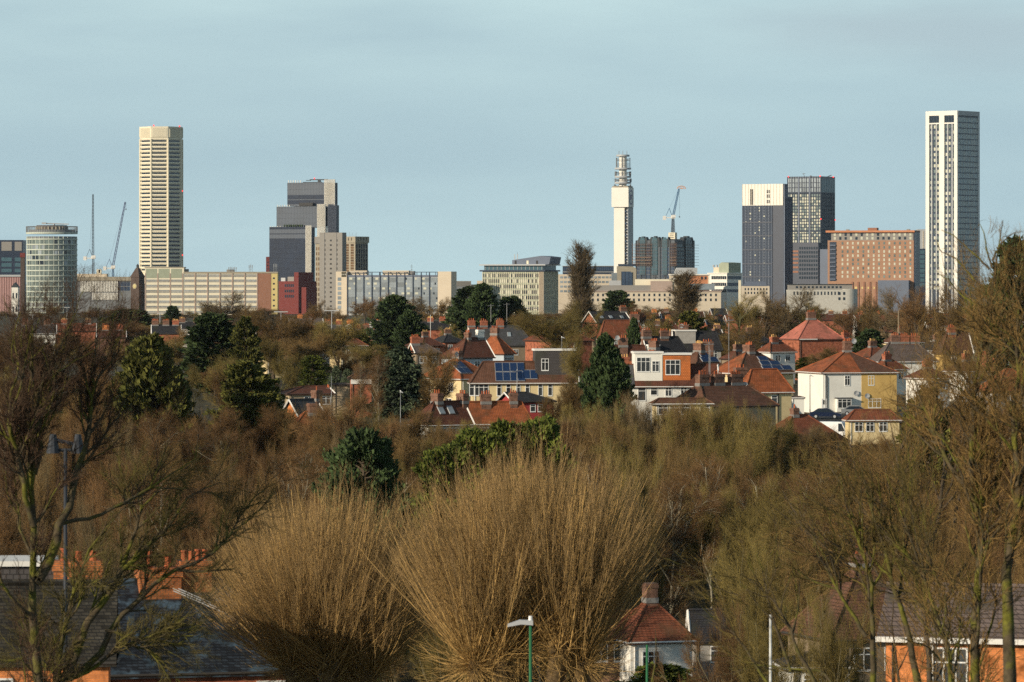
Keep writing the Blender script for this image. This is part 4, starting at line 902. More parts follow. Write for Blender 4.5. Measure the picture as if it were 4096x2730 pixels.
class House:
    """House with its near corner at pixel pn; th > 0 shows the left end, th < 0 the right end. Roof ridge along x (or y)."""
    def __init__(s, label, pl, pn, pr, Y, th, yr, ye, wall, roof, hip='LR', ridge='x', depth=8.0, group=None, name='house', cat='house', barge=True, over=.35, roof2=None, hf=1.0, yb=None):
        s.Y = Y; a = R(th); s.th = a
        k = Y / FPX
        if th > 0: s.W = (pr - pn) * k / math.cos(a); s.D = (pn - pl) * k / math.sin(a)
        elif th < 0: s.W = (pn - pl) * k / math.cos(a); s.D = (pr - pn) * k / math.sin(-a)
        else: s.W = (pr - pl) * k; s.D = depth; pn = pl
        ux, uy = Vector((math.cos(a), math.sin(a))), Vector((-math.sin(a), math.cos(a)))
        c = Vector((PX(pn, Y), Y)); c = c + ux * (s.W / 2 if th >= 0 else -s.W / 2) + uy * (s.D / 2)
        ez = PZ(ye, Y); rz_ = PZ(yr, Y + s.D / 2 if th == 0 else c.y)
        g = min(gz(c.y), ez - 2.4)
        s.He = ez - g; s.Hr = rz_ - g
        s.root = thing(name, label, cat, (c.x, c.y, g), a, group)
        W, D, He, Hr = s.W, s.D, s.He, s.Hr
        w = MB(); w.box(-W / 2, W / 2, -D / 2, D / 2, -1.5, He)
        if ridge == 'y': hipv = D
        X, Yh = W / 2 + over, D / 2 + over
        e = He - .05
        if ridge == 'x':
            run = min(Yh * hf, X * .98); lx = -X + (run if 'L' in hip else 0); rx = X - (run if 'R' in hip else 0)
            A, B_, C, Dd = (-X, -Yh, e), (X, -Yh, e), (X, Yh, e), (-X, Yh, e); P, Q = (lx, 0, Hr), (rx, 0, Hr)
            faces = [[A, B_, Q, P], [C, Dd, P, Q]]; ends_ = [[Dd, A, P], [B_, C, Q]]
        else:
            run = min(X, Yh * .98); fy = -Yh + (run if 'F' in hip else 0); by = Yh - (run if 'B' in hip else 0)
            A, B_, C, Dd = (-X, -Yh, e), (X, -Yh, e), (X, Yh, e), (-X, Yh, e); P, Q = (0, fy, Hr), (0, by, Hr)
            faces = [[Dd, A, P, Q], [B_, C, Q, P]]; ends_ = [[A, B_, P], [C, Dd, Q]]
        r = MB()
        for f in faces: r.poly(f)
        kx = ('L', 'R') if ridge == 'x' else ('F', 'B')
        for kk, en in zip(kx, ends_):
            if kk in hip: r.poly(en)
            else:                                          # gable: wall carried up under the verge
                if ridge == 'x': xg = -W / 2 if kk == 'L' else W / 2; pts = [(xg, -D / 2, He - .3), (xg, D / 2, He - .3), (xg, 0, Hr - .35)]
                else: yg = -D / 2 if kk == 'F' else D / 2; pts = [(-W / 2, yg, He - .3), (W / 2, yg, He - .3), (0, yg, Hr - .35)]
                w.poly(pts)
                v = MB() if barge else None; a0, b0, p0 = (Vector(q) for q in en); barge and (v.bar(a0, p0, .12), v.bar(b0, p0, .12), v.build('bargeboard', M_whitep, s.root))
        r.poly([A, Dd, C, B_])
        for p, q in ((A, B_), (B_, C), (C, Dd), (Dd, A)): r.poly([(p[0], p[1], e - .14), (q[0], q[1], e - .14), q, p])
        w.build('wall', wall, s.root)
        ro = r.build('roof', roof, s.root)
        rt = MB(); rt.bar(P, Q, .13, n=6)
        for kk, en in zip(kx, ends_):
            if kk in hip: rt.bar(en[0], en[2], .11, n=6); rt.bar(en[1], en[2], .11, n=6)
        rt.build('ridge_tiles', roof if roof2 is None else roof2, ro)
        gt = MB(); gt.bar((-X, -Yh, e - .02), (X, -Yh, e - .02), .07); gt.bar((-X, -Yh, e - .02), (-X, Yh, e - .02), .07); gt.bar((X, -Yh, e - .02), (X, Yh, e - .02), .07)
        gt.bar((-W / 2 + .3, -D / 2 - .07, e), (-W / 2 + .3, -D / 2 - .07, 0), .05); gt.build('gutter', M_whitep if wall in (W_white, W_cream) else M_gutter, s.root)
        s.P, s.Q, s.ridge = Vector(P), Vector(Q), ridge
    def at(s, face, u, z):
        W, D = s.W, s.D
        return {'F': ((-W / 2 + u * W, -D / 2, z), 0), 'L': ((-W / 2, D / 2 - u * D, z), R(-90)), 'R': ((W / 2, -D / 2 + u * D, z), R(90))}[face]
    def win(s, face, us, zf, w=1.2, h=1.2, n=2):
        fm, pm = window_meshes(w, h, n)
        for u in (us if isinstance(us, (list, tuple)) else [us]):
            loc, rz = s.at(face, u, zf); f = inst('window', fm, s.root, loc, rz); inst('pane', pm, f)
        return s
    def door(s, face, u, m=None):
        loc, rz = s.at(face, u, 0.1); d = inst('door', MB().box(-.45, .45, -.06, .02, 0, 2.05).mesh('door', m or M_upvc), s.root, loc, rz)
        inst('handle', MB().box(.3, .38, -.12, -.05, 1, 1.1).mesh('handle', M_alu), d); inst('pane', MB().box(-.25, .2, -.075, -.05, 1.2, 1.85).mesh('pane', M_pane), d); return s
    def chim(s, t, off=0.0, w=1.4, d=.7, up=1.6, n=4, m=None, pm=None, down=1.8):
        w *= .85; up = up * .72 if up > 0 else up
        p = s.P.lerp(s.Q, t)
        x, y = (p.x, p.y + off) if s.ridge == 'x' else (p.x + off, p.y)
        if s.ridge == 'x': chimney(s.root, x, y, w, d, s.Hr - down - abs(off) * .6, s.Hr + up, n, m, pm)
        else: chimney(s.root, x, y, w, d, s.Hr - down, s.Hr + up, n, m, pm)
        fl = MB(); fl.box(x - w / 2 - .05, x + w / 2 + .05, y - d / 2 - .05, y + d / 2 + .05, s.Hr - .35 - abs(off) * .5, s.Hr + .03 - abs(off) * .5); fl.build('flashing', M_flash, s.root); return s
    def slope(s, u, v, wd, hd, mt, frame, cols=1, rows=1, name='solar_panel', lift=.12, face='F'):
        """Rectangles lying on the front roof slope: u, v centre (fractions along the eave and up the slope)."""
        W, D = s.W + .7, s.D / 2 + .35
        if face == 'F':
            e0 = Vector((-W / 2 + u * W, -D, s.He)); up = Vector((0, D, s.Hr - s.He)); ax = Vector((1, 0, 0))
        else:
            Wd = s.W / 2 + .35; e0 = Vector((s.W / 2 + .35, -(s.D / 2) + u * s.D, s.He)); run = min(s.D / 2 + .35, Wd); up = Vector((-run, 0, s.Hr - s.He)); ax = Vector((0, 1, 0))
        nrm = ax.cross(up).normalized() if face == 'F' else ax.cross(up).normalized(); L = up.length; un = up.normalized()
        c = e0 + up * v
        for i in range(cols):
            for j in range(rows):
                cc = c + ax * ((i - (cols - 1) / 2) * wd) + un * ((j - (rows - 1) / 2) * hd) + nrm * lift
                mx = Matrix((ax, un, nrm)).transposed().to_4x4(); mx.translation = cc
                o = MB().box(-wd * .48, wd * .48, -hd * .48, hd * .48, -lift, 0).build(name, frame, s.root); o.matrix_local = mx
                q = MB().box(-wd * .44, wd * .44, -hd * .44, hd * .44, .005, .03); o2 = q.build('cells' if name == 'solar_panel' else 'pane', mt, o)
        return s
    def dormer(s, u0, u1, z0, z1, m, y0=-.2, depth=3.0, fascia=True, wins=()):
        x0, x1 = -s.W / 2 + u0 * s.W, -s.W / 2 + u1 * s.W; yf = -s.D / 2 + .35 + y0
        d = MB().box(x0, x1, yf, yf + depth, z0, z1).build('dormer', m, s.root)
        if fascia: MB().box(x0 - .15, x1 + .15, yf - .18, yf + depth, z1 + .002, z1 + .28).build('fascia', M_whitep, d)
        for (u, zf, w, h, n) in wins:
            fm, pm = window_meshes(w, h, n); f = inst('window', fm, d, (x0 + u * (x1 - x0), yf, zf)); inst('pane', pm, f)
        return d

A_ = lambda x, y: (1600 + x / 2.613, 1200 + y / 2.613)      # readings taken off enlarged crops of the photograph
B2_ = lambda x, y: (2350 + x / 2.613, 1200 + y / 2.613)
C_ = lambda x, y: (3100 + x / 2.24, 1200 + y / 2.24)
D_ = lambda x, y: (950 + x / 2.614, 1150 + y / 2.614)
ax = lambda x: 1600 + x / 2.613
bx_ = lambda x: 2350 + x / 2.613
cx_ = lambda x: 3100 + x / 2.24
dx_ = lambda x: 950 + x / 2.614
ay = lambda y: 1200 + y / 2.613
cy_ = lambda y: 1200 + y / 2.24
dy_ = lambda y: 1150 + y / 2.614

def houses():
    # ---- street in the middle
    h = House('house with a big grey slate roof and three brick chimneys behind red hipped roofs', ax(700), ax(760), ax(1390), 880, 15, ay(270), ay(480), W_brown, T_slate, 'R')
    h.chim(.06, 0, 1.75, .8, 1.6, 3, B_red); h.chim(.3, 0, 1.75, .8, 1.5, 3, B_red); h.chim(.62, 0, 1.75, .8, 1.6, 3, B_red); aerial(h.root, -2, 0, h.Hr, 4.5); aerial(h.root, 1.5, 0, h.Hr, 4.8)
    h.slope(.62, .55, .8, 1.1, M_glassl, M_ltgrey, name='skylight').win('F', [.3, .7], h.He - 2, 1.5, 1.2, 3)
    h = House('pale blue walled house with an orange hip, below the slate roof with three chimneys', ax(790), ax(1085), ax(1190), 740, 52, ay(352), ay(565), W_blue, T_orange, 'LR', 'y' if False else 'x')
    h.chim(.5, 0, .8, 1.6, 1.4, 4, B_dull).win('F', [.3, .7], h.He - 1.9, 1.2, 1.3, 2)
    h = House('house with a long dark red roof and a white painted chimney', ax(430), ax(640), ax(970), 700, 35, ay(398), ay(605), W_blue, T_dkred, 'L')
    h.chim(.1, 0, .7, 1.3, 1.3, 3, B_dull); h.chim(.75, 0, 1.5, .75, 1.9, 4, W_white); h.win('F', [.2, .5, .8], h.He - 1.8, 1.1, 1.2, 2)
    h = House('cream house with an orange hip and blue roof panels, beside the dark spruce', ax(205), ax(640), ax(985), 620, 42, ay(597), ay(828), W_cream, T_orange, 'LR')
    h.chim(.35, 0, .8, 1.5, 1.3, 4, B_dull); dish(h.root, (-1, -1, h.Hr + .4)); h.win('L', [.2, .75], h.He - 1.9, 1.0, 1.3, 2).win('F', [.3, .75], h.He - 1.9, 1.0, 1.3, 2).win('L', [.3, .7], .6, 1.3, 1.2, 2)
    h.slope(.3, .5, 1.2, 1.6, M_panel, M_alu, 2, 2)
    h = House('yellow cream house with solar panels and a big dark dormer on its brown roof', ax(735), ax(760), ax(1840), 560, 6, ay(645), ay(870), W_cream, T_brown, 'L', over=.4)
    W = h.W
    for u in (.255, .345, .44, .53, .655, .75): h.win('F', u, h.He - 1.75, .62, 1.65, 1)
    h.win('F', [.06], h.He - 1.7, 2.6, 1.6, 4); h.door('F', .6)
    h.slope(.37, .5, 1.0, 1.5, M_panel, M_alu, 4, 2); h.slope(.52, .38, 1.0, 1.5, M_panel, M_alu, 3, 1)
    h.dormer(.61, 1.0, h.He + .1, h.He + 4.3, W_gtile, .0, 3.2, True, ((.24, h.He + 1.65, 1.0, 1.6, 2), (.95, h.He + 2.1, .7, .9, 1)))
    h.chim(.82, .6, 1.3, .7, 1.7, 5, B_dull); dish(h.root, (W * .4, .4, h.Hr + 1.2))
    h = House('low red painted wing with a dark roof in front of the yellow cream house', ax(1040), ax(1190), ax(1605), 530, 20, ay(968), ay(1062), W_red, T_black, 'R'); h.win('F', [.48, .67], h.He - 1.35, .75, .95, 1)
    h = House('house with a bright orange hip end and two skylights in its red brown front roof', ax(90), ax(295), ax(740), 500, 33, ay(1063), ay(1312), W_white, T_dkred, 'L')
    h.chim(.1, 0, .9, 1.6, 1.4, 3, B_dull); h.chim(.95, 0, .9, 1.6, 1.3, 3, B_dull)
    h.slope(.43, .62, .8, 1.3, M_glassl, M_ltgrey, name='skylight'); h.slope(.63, .62, .8, 1.3, M_glassl, M_ltgrey, name='skylight'); h.win('F', [.3, .6], h.He - 1.6, 1.4, 1.2, 3)
    h = House('orange roofed house joined to the right of the house with two skylights', ax(700), ax(740), ax(1370), 515, 14, ay(1063), ay(1300), W_white, T_orange, 'R')
    h.chim(.35, 0, 1.5, .9, 1.3, 4, B_dull, down=3); h.chim(.85, 0, 1.1, .8, 1.5, 3, B_dull); h.win('F', [.2, .5, .8], h.He - 1.6, 1.4, 1.2, 3); aerial(h.root, h.W * .3, 0, h.Hr, 4)
    # ---- left of the spruce
    h = House('low house with a brown red roof between the spruce and the yellowish cypress', dx_(385), dx_(540), dx_(985), 560, 20, dy_(1035), dy_(1112), W_buff, T_dkred, 'L'); h.chim(.95, -.6, .9, .9, -.2, 2, B_dull); h.win('F', [.45, .6, .85], h.He - 1.5, 1.3, 1.1, 2)
    h = House('grey slate house with an orange brick gable and white bargeboards', dx_(440), dx_(655), dx_(900), 520, 45, dy_(1170), dy_(1385), B_orange, T_slate, '', over=.3); h.chim(1.0, 0, 1.2, 1.0, 1.5, 1, B_dull)
    h = House('red roof poking out of the bare bushes in front of the slate house', dx_(520), dx_(600), dx_(1060), 495, 16, dy_(1300), dy_(1480), W_buff, T_orange, 'LR'); h.chim(.35, -.3, 1.1, 1.5, 1.4, 0, B_dull)
    h = House('small brick house with a white fascia, left of the dark spruce', dx_(1175), dx_(1185), dx_(1400), 600, 8, dy_(912), dy_(945), B_red, T_brown, 'LR'); h.dormer(0, 1, h.He - .9, h.He - .25, M_whitep, -.6, .3, False)
    h = House('flat roofed cream garage with a wooden rail, left of the small brick house', dx_(995), dx_(1005), dx_(1170), 605, 6, dy_(1003), dy_(1012), W_buff, T_mauve, 'LR', name='garage', cat='garage')
    h = House('house with a grey brown roof and white gable right behind the tall conifer', dx_(1785), dx_(1870), dx_(2110), 690, 22, dy_(588), dy_(685), W_brown, T_mauve, 'R'); h.chim(.3, 0, 1.6, .8, 1.6, 5, B_red); h.win('F', [.3, .7], h.He - 1.7, 1.3, 1.1, 2)
    # ---- right of the dark ivy tree
    h = House('white and orange dormered house, left dormer white and right dormer orange tile hung', bx_(315), bx_(340), bx_(1355), 560, 5, dy_(0) - 1150 + 1200 + 676 / 2.613, 1200 + 905 / 2.613, W_white, T_dkred, '', over=.4)
    z = h.He
    h.dormer(.155, .44, z + .05, z + 4.4, W_white, -.15, 3.4, True, ((.31, z + 1.95, 1.85, 1.95, 3), (.75, z + 1.95, 1.0, 1.45, 2)))
    h.dormer(.445, .73, z + .05, z + 4.2, W_otile, -.1, 3.4, True, ((.36, z + 1.55, 2.0, 2.0, 3),))
    sl = MB(); sl.poly([(-h.W / 2 - .42, -h.D / 2 - .43, z - .02), (-h.W / 2 + .15 * h.W, -h.D / 2 - .43, z - .02), (-h.W / 2 + .15 * h.W, -.02, h.Hr + .03), (-h.W / 2 - .42, -.02, h.Hr + .03)]); sl.build('slate_slope', T_slate, h.root)
    h.win('F', [.225], z - 1.95, 1.1, 1.9, 1).win('F', [.35], z - 1.2, .95, 1.0, 1).win('F', [.5, .66], z - 1.35, .9, 1.2, 2); h.door('F', .3)
    h.chim(.32, .4, 1.0, .8, 1.4, 3, B_dull); h.chim(.62, .4, 1.0, .8, 1.3, 3, B_dull); dish(h.root, (-h.W * .13, -.6, h.Hr + .3)); aerial(h.root, h.W * .44, -1, h.Hr - 2, 4)
    h = House('house with a bright orange hip peeping over the white and orange dormers', bx_(430), bx_(700), bx_(985), 640, 40, 1200 + 500 / 2.613, 1200 + 690 / 2.613, W_white, T_orange, 'LR'); h.chim(.2, 0, .9, 1.7, 1.5, 4, B_dull); h.win('F', [.3, .7], h.He - 1.6, 1.1, 1.2, 2)
    h = House('brown red gabled house with a white sloping verge beside the dark ivy covered tree', bx_(290), bx_(300), bx_(625), 670, 12, 1200 + 475 / 2.613, 1200 + 660 / 2.613, B_red, T_dkred, 'R'); h.chim(.3, 0, 1.7, .9, 1.7, 4, B_dull); dish(h.root, (-2.5, -1, h.Hr + 1.2))
    chimney(h.root, -h.W / 2 + .9, -h.D / 2 - 2, 1.4, .8, 0, h.He + 1.0, 3, B_red, 'y')
    h = House('house with a near black roof and a small white box dormer', bx_(560), bx_(640), bx_(1080), 720, 25, 1200 + 385 / 2.613, 1200 + 600 / 2.613, W_white, T_black, 'R'); h.chim(.1, 0, 1.9, .8, 1.6, 5, B_dull); h.chim(.6, 0, 1.8, .8, 1.5, 5, B_dull); dish(h.root, (0, 0, h.Hr + .9)); h.dormer(0, .25, h.He + .1, h.He + 1.9, W_white, -.3, 3)
    h = House('grey dormer house with a white fascia, right of the near black roofs', bx_(900), bx_(915), bx_(1400), 760, 10, 1200 + 330 / 2.613, 1200 + 525 / 2.613, W_grey, T_black, 'R'); h.chim(.25, 0, 2.0, .9, 1.7, 5, B_dull); h.dormer(.02, .45, h.He + .3, h.He + 3.4, W_grey, -.3, 3.2); dish(h.root, (-3, -.5, h.Hr + 1)); h.win('F', [.7, .85], h.He - 1.5, 1.2, 1.2, 2)
    chimney(h.root, h.W * .1, -h.D / 2 - 4, 2.0, .9, h.He - 3, h.He + 1.6, 4, B_dull)
    h = House('house with a brown roof carrying three solar panels, behind the orange tile hung dormer', bx_(950), bx_(1140), bx_(1420), 650, 38, 1200 + 530 / 2.613, 1200 + 700 / 2.613, W_cream, T_brown, 'LR'); h.chim(.3, 0, 1.0, 1.9, 1.6, 5, B_dull, 'y'); h.slope(.6, .42, 1.7, 1.1, M_panel, M_alu, 2, 1); h.slope(.52, .68, 1.7, 1.1, M_panel, M_alu, 1, 1)
    h = House('cream house with an orange hip and six solar panels in a stepped row', bx_(1300), bx_(1580), bx_(2175), 625, 30, 1200 + 543 / 2.613, 1200 + 768 / 2.613, W_cream, T_orange, 'LR', roof2=T_brown)
    h.chim(.25, 0, 1.2, 1.9, 1.5, 6, B_dull); h.slope(.72, .22, 1.75, 1.1, M_panel, M_alu, 3, 1); h.slope(.66, .44, 1.75, 1.1, M_panel, M_alu, 2, 1); h.slope(.6, .66, 1.75, 1.1, M_panel, M_alu, 1, 1); h.win('F', [.62], h.He - 1.4, .7, 1.3, 1)
    fr = MB(); X = h.W / 2; fr.poly([(-X + .2, -h.D / 2 - .3, h.He - .01), (X + .3, -h.D / 2 - .3, h.He - .01), (h.Q.x, -.03, h.Hr + .03), (h.P.x, -.03, h.Hr + .03)]); fr.build('front_slope', T_brown, h.root)
    h = House('cream rendered house with a bright red hipped roof, left of the white garage', bx_(1575), bx_(1660), bx_(2145), 540, 22, 1200 + 725 / 2.613, 1200 + 968 / 2.613, W_cream, T_orange, 'LR'); h.win('F', [.62], h.He - 1.6, .9, 1.2, 1); h.win('F', [.3], h.He - 1.6, 1.2, 1.2, 2); MB().box(-.08, .08, -h.D / 2 - .12, -h.D / 2, 0, h.He).build('downpipe', M_gutter, h.root, loc=(h.W * .2, 0, 0)); chimney(h.root, -h.W * .35, 2.5, 1.6, .8, h.He, h.Hr + .2, 3, B_dull)
    h = House('house with a long brown red roof and three brick chimneys rising from the bare scrub', bx_(870), bx_(1240), bx_(2000), 500, 34, 1200 + 870 / 2.613, 1200 + 1115 / 2.613, W_buff, T_brown, 'LR', hf=.55)
    h.chim(.05, 0, 1.7, .9, 1.5, 3, B_dull); h.chim(.4, 0, 1.7, .9, 1.5, 4, B_dull); h.chim(.8, 0, 2.0, .9, 1.5, 6, B_dull, down=2.5); aerial(h.root, -2, 0, h.Hr, 5); aerial(h.root, 1, 0, h.Hr + 1, 7); dish(h.root, (h.W * .3, -.5, h.Hr - .3)); h.win('L', [.3, .7], h.He - 1.6, 1.3, 1.2, 2)
    h = House('pale fronted low house half hidden by scrub, left of the three chimney roof', bx_(680), bx_(700), bx_(1300), 492, 10, 1200 + 1030 / 2.613, 1200 + 1085 / 2.613, W_cream, T_brown, 'LR'); h.win('F', [.15, .35, .55, .88], h.He - 1.3, 1.2, 1.1, 2)
    # ---- white and yellow pair on the right
    h = House('joined pair of houses, one half white under orange tiles, other half yellow under brown', cx_(252), cx_(430), cx_(1105), 610, 15, cy_(455), cy_(653), W_white, T_orange, 'LR')
    W, D = h.W, h.D
    MB().box(W * .0 + .25, W / 2 + .03, -D / 2 - .03, D / 2 + .03, -1.4, h.He - .1).build('yellow_wall', W_yellow, h.root)
    X = W / 2 + .36; Yh = D / 2 + .36; f2 = MB(); f2.poly([(.2, -Yh, h.He), (X, -Yh, h.He), (h.Q.x, -.01, h.Hr + .04), (.2 if h.Q.x > .2 else h.Q.x - .02, -.01, h.Hr + .04)]); f2.poly([(X + .01, -Yh, h.He), (X + .01, Yh, h.He), (h.Q.x, 0, h.Hr + .05)]); f2.build('brown_roof_half', T_brown, h.root)
    h.chim(.5, 0, 1.3, 1.0, 2.0, 4, B_dull); dish(h.root, (.9, -.6, h.Hr + 1.4))
    h.win('F', [.33], h.He - 1.9, .85, 1.45, 2).win('F', [.655], h.He - 1.9, .95, 1.45, 2).win('F', [.7], .75, 2.0, 1.35, 3); h.door('F', .02)
    by = MB().box(-1.15, 1.15, -.7, 0, .2, 2.15).build('bay', W_white, h.root, loc=(-W / 2 + .27 * W, -D / 2, 0)); MB().box(-1.3, 1.3, -.85, 0, 2.16, 2.3).build('bay_roof', T_slate, by); fm, pm = window_meshes(2.1, 1.35, 3); q = inst('window', fm, by, (0, -.7, .75)); inst('pane', pm, q)
    dish(h.root, (-.6, -D / 2 - .2, 2.9)); dish(h.root, (1.1, -D / 2 - .2, 2.5)); pp = MB(); pp.bar((-W / 2 + .6, -D / 2 - .1, 0), (-W / 2 + .6, -D / 2 - .1, h.He - .7), .06); pp.bar((-W / 2 + .6, -D / 2 - .1, h.He - .7), (-W / 2 + .1, -D / 2 - .1, h.He), .06); pp.build('downpipe', M_gutter, h.root)
    h = House('white house with a dark grey brown hipped roof, behind the yellow half of the pair', cx_(870), cx_(940), cx_(1460), 700, 14, cy_(378), cy_(555), W_white, T_mauve, 'LR'); h.chim(.2, 0, 1.8, .8, 1.6, 4, B_dull); h.chim(.55, 0, 1.8, .8, 1.6, 4, B_red); h.chim(.95, 0, 1.8, .8, 1.5, 4, B_red); h.win('F', [.2], h.He - 1.5, 1.0, 1.2, 2); h.win('F', [.8], h.He - 1.5, 1.3, 1.2, 2)
    h = House('house with a new pink red tiled hip and a white eaves board', cx_(85), cx_(215), cx_(620), 800, 20, cy_(165), cy_(352), B_red, T_pinkr, 'LR'); h.chim(.25, 0, 2.0, .9, 1.7, 5, B_dull); h.dormer(.0, .4, h.He - .15, h.He + .05, M_whitep, -.8, .3, False)
    h = House('red roof with a bright hip and cream wall, left of the near black roofs', bx_(120), bx_(140), bx_(520), 790, 12, 1200 + 215 / 2.613, 1200 + 410 / 2.613, W_cream, T_red, 'L'); h.chim(.9, 0, 2.0, .9, 1.7, 5, B_dull); h.win('F', [.38], h.He - 1.7, 1.0, 1.3, 2)
    h = House('long dark slate house with a red brick gable end and skylights', ax(1915), ax(2060), ax(2420), 960, 25, ay(122), ay(240), B_red, T_black, '', over=.3); h.chim(.95, 0, 1.9, .9, 1.5, 4, B_dull)
    for u in (.25, .5, .8): h.slope(u, .5, .8, 1.1, M_glassl, M_ltgrey, name='skylight')
    h = House('red tiled house behind the small olive tree, right of the grey slate roof', ax(1310), ax(1600), ax(2010), 830, 30, ay(250), ay(430), B_red, T_red, 'LR'); h.win('F', [.3, .6], h.He - 1.6, 1.2, 1.2, 2)
    h = House('low red roof at the bottom of the street, in front of the white van', cx_(-160), cx_(60), cx_(660), 520, 25, cy_(1030), cy_(1275), W_buff, T_red, 'LR'); h.chim(.1, 0, .9, 1.0, 1.2, 1, B_dull)
    h = House('cream cottage with a low red roof and three windows, right of the white van', cx_(640), cx_(660), cx_(1120), 540, 8, cy_(985), cy_(1078), W_cream, T_red, 'LR'); h.win('F', [.2, .42, .68], h.He - 1.5, 1.1, 1.2, 2)
    h = House('orange hipped house among the branches at the far right edge', cx_(1850), cx_(1990), cx_(2400), 600, 22, cy_(620), cy_(820), W_grey, T_orange, 'LR'); h.win('F', [.15, .4], h.He - 1.4, 1.4, 1.2, 3)
    h = House('house with a mauve roof and orange hip low at the right edge', cx_(1890), cx_(1990), cx_(2420), 480, 18, cy_(1040), cy_(1235), W_white, T_mauve, 'LR', roof2=T_orange); h.chim(.1, 0, 1.2, .7, .8, 2, B_dull); h.win('F', [.2, .5], h.He - 1.3, 1.2, 1.1, 2)
    h = House('pair of brown roofs with a yellow lit verge among branches on the right', cx_(1440), cx_(1500), cx_(1770), 720, 20, cy_(295), cy_(480), W_yellow, T_brown, 'L'); h.chim(.2, 0, 1.6, .9, 1.4, 4, B_red); h.win('F', [.4], h.He - 1.4, 1.0, 1.1, 2)
    h = House('brown roofed house with two chimneys left of the telegraph pole on the right', cx_(960), cx_(1060), cx_(1400), 900, 18, cy_(130), cy_(290), W_brown, T_dkred, 'LR'); h.chim(.2, 0, 1.9, .9, 1.4, 4, B_dull); h.chim(.8, 0, 1.8, .9, 1.4, 4, B_dull)
    h = House('white garage with a flat roof right of the red hipped house', cx_(135), cx_(140), cx_(262), 570, 5, cy_(868), cy_(876), W_white, T_mauve, 'LR', name='garage', cat='garage', over=.1); h.door('F', .6, M_whitep)
    # ---- near houses at the bottom of the picture
    h = House('near slate roofed brick house at the bottom left with a four pot chimney', -260, -250, 430, 150, 3, 2330, 2648, B_orange, T_slatebig, '', over=.3, barge=False)
    k = 150 / FPX
    chimney(h.root, (304 + 250) * k - h.W / 2, 0.5, 195 * k, 1.0, h.He, h.Hr + .75, 3, B_old, None, .75); h.win('F', [.36], h.He - 2.2, 1.0, 1.6, 2)
    d = MB().box(-h.W / 2 + .5, (205 + 250) * k - h.W / 2, .3, 3.4, h.Hr - .6, h.Hr + .55).build('dormer', W_gtile, h.root); MB().box(-h.W / 2 + .4, (205 + 250) * k - h.W / 2, .15, 3.5, h.Hr + .56, h.Hr + .75).build('fascia', M_whitep, d)
    h = House('near house with glossy blue slates sloping down behind the left tree', 150, 320, 1262, 164, 14, 2322, 2700, B_red, T_slatesheen, 'R', over=.25)
    k = 164 / FPX
    chimney(h.root, (625 - 740) * k, -.2, 170 * k, 1.1, h.He, h.Hr + .55, 2, B_old, None, .8); chimney(h.root, (777 - 740) * k, 0, 128 * k, 1.0, h.He, h.Hr + .8, 4, B_old, None, .75); h.win('F', [.78, .86], h.He - 1.6, .8, 1.2, 1)
    ls = MB(); 
    for i in range(3): ls.bar((-h.W * .12 + i * .25, -.2 - i * .35, h.Hr + .05 - i * .2), (h.W * .08 + i * .25, -1.6 - i * .35, h.Hr - .8 - i * .2), .022)
    ls.build('lead_flashing', M_ltgrey, h.root)
    h = House('house with a red hipped roof and a white end wall below the right pollard willow', 2440, 2522, 2772, 300, 0 + 18, 2392, 2568, W_white, T_red, 'LR', over=.3)
    h.chim(.4, 0, 1.0, 1.0, 1.5, 0, B_dull); h.win('F', [.33], h.He - 2.0, 1.35, 1.3, 3)
    h2 = House('low brick wing with a red roof joined to the left of the white end wall', 2250, 2260, 2522, 302, 3, 2446, 2560, B_dull, T_red, 'L', over=.3); h2.win('F', [.55, .85], h2.He - 1.6, 1.0, 1.3, 2)
    h = House('pale grey wing with a slate roof right of the white end wall', 2765, 2775, 2930, 312, 6, 2440, 2565, W_grey, T_black, 'R', over=.3); h.win('F', [.6], h.He - 1.6, 1.0, 1.2, 2)
    h = House('orange brick house with a white bay and brown grey roof at the bottom right', 3560, 4300, 4420, 170, -14, 2345, 2562, B_orange, T_mauve, '', over=.35, barge=False)
    h.win('F', [.34], h.He - 2.4, 1.5, 2.0, 3); MB().box(-.08, .08, -h.D / 2 - .14, -h.D / 2, 0, h.He).build('downpipe', M_whitep, h.root, loc=(-h.W / 2 + 1.9, 0, 0)); MB().box(-h.W / 2 - .36, h.W / 2, -h.D / 2 - .45, -h.D / 2 - .37, h.He - .2, h.He + .02).build('fascia', M_whitep, h.root)
    h = House('wide brown roofed house behind the mossy branches at the lower right', 3180, 3330, 3760, 235, 20, 2255, 2560, W_brown, T_brown, 'LR', over=.3); h.chim(.2, 0, 1.1, .9, .8, 2, B_dull); h.win('F', [.3, .6], h.He - 1.8, 1.3, 1.3, 2)
    h = House('low white walled building with a dark roof behind the white lamp post', 3130, 3150, 3400, 215, 5, 2610, 2668, W_white, T_black, 'LR', over=.3); h.win('F', [.4, .7], h.He - 1.3, 1.0, .9, 2)
houses()

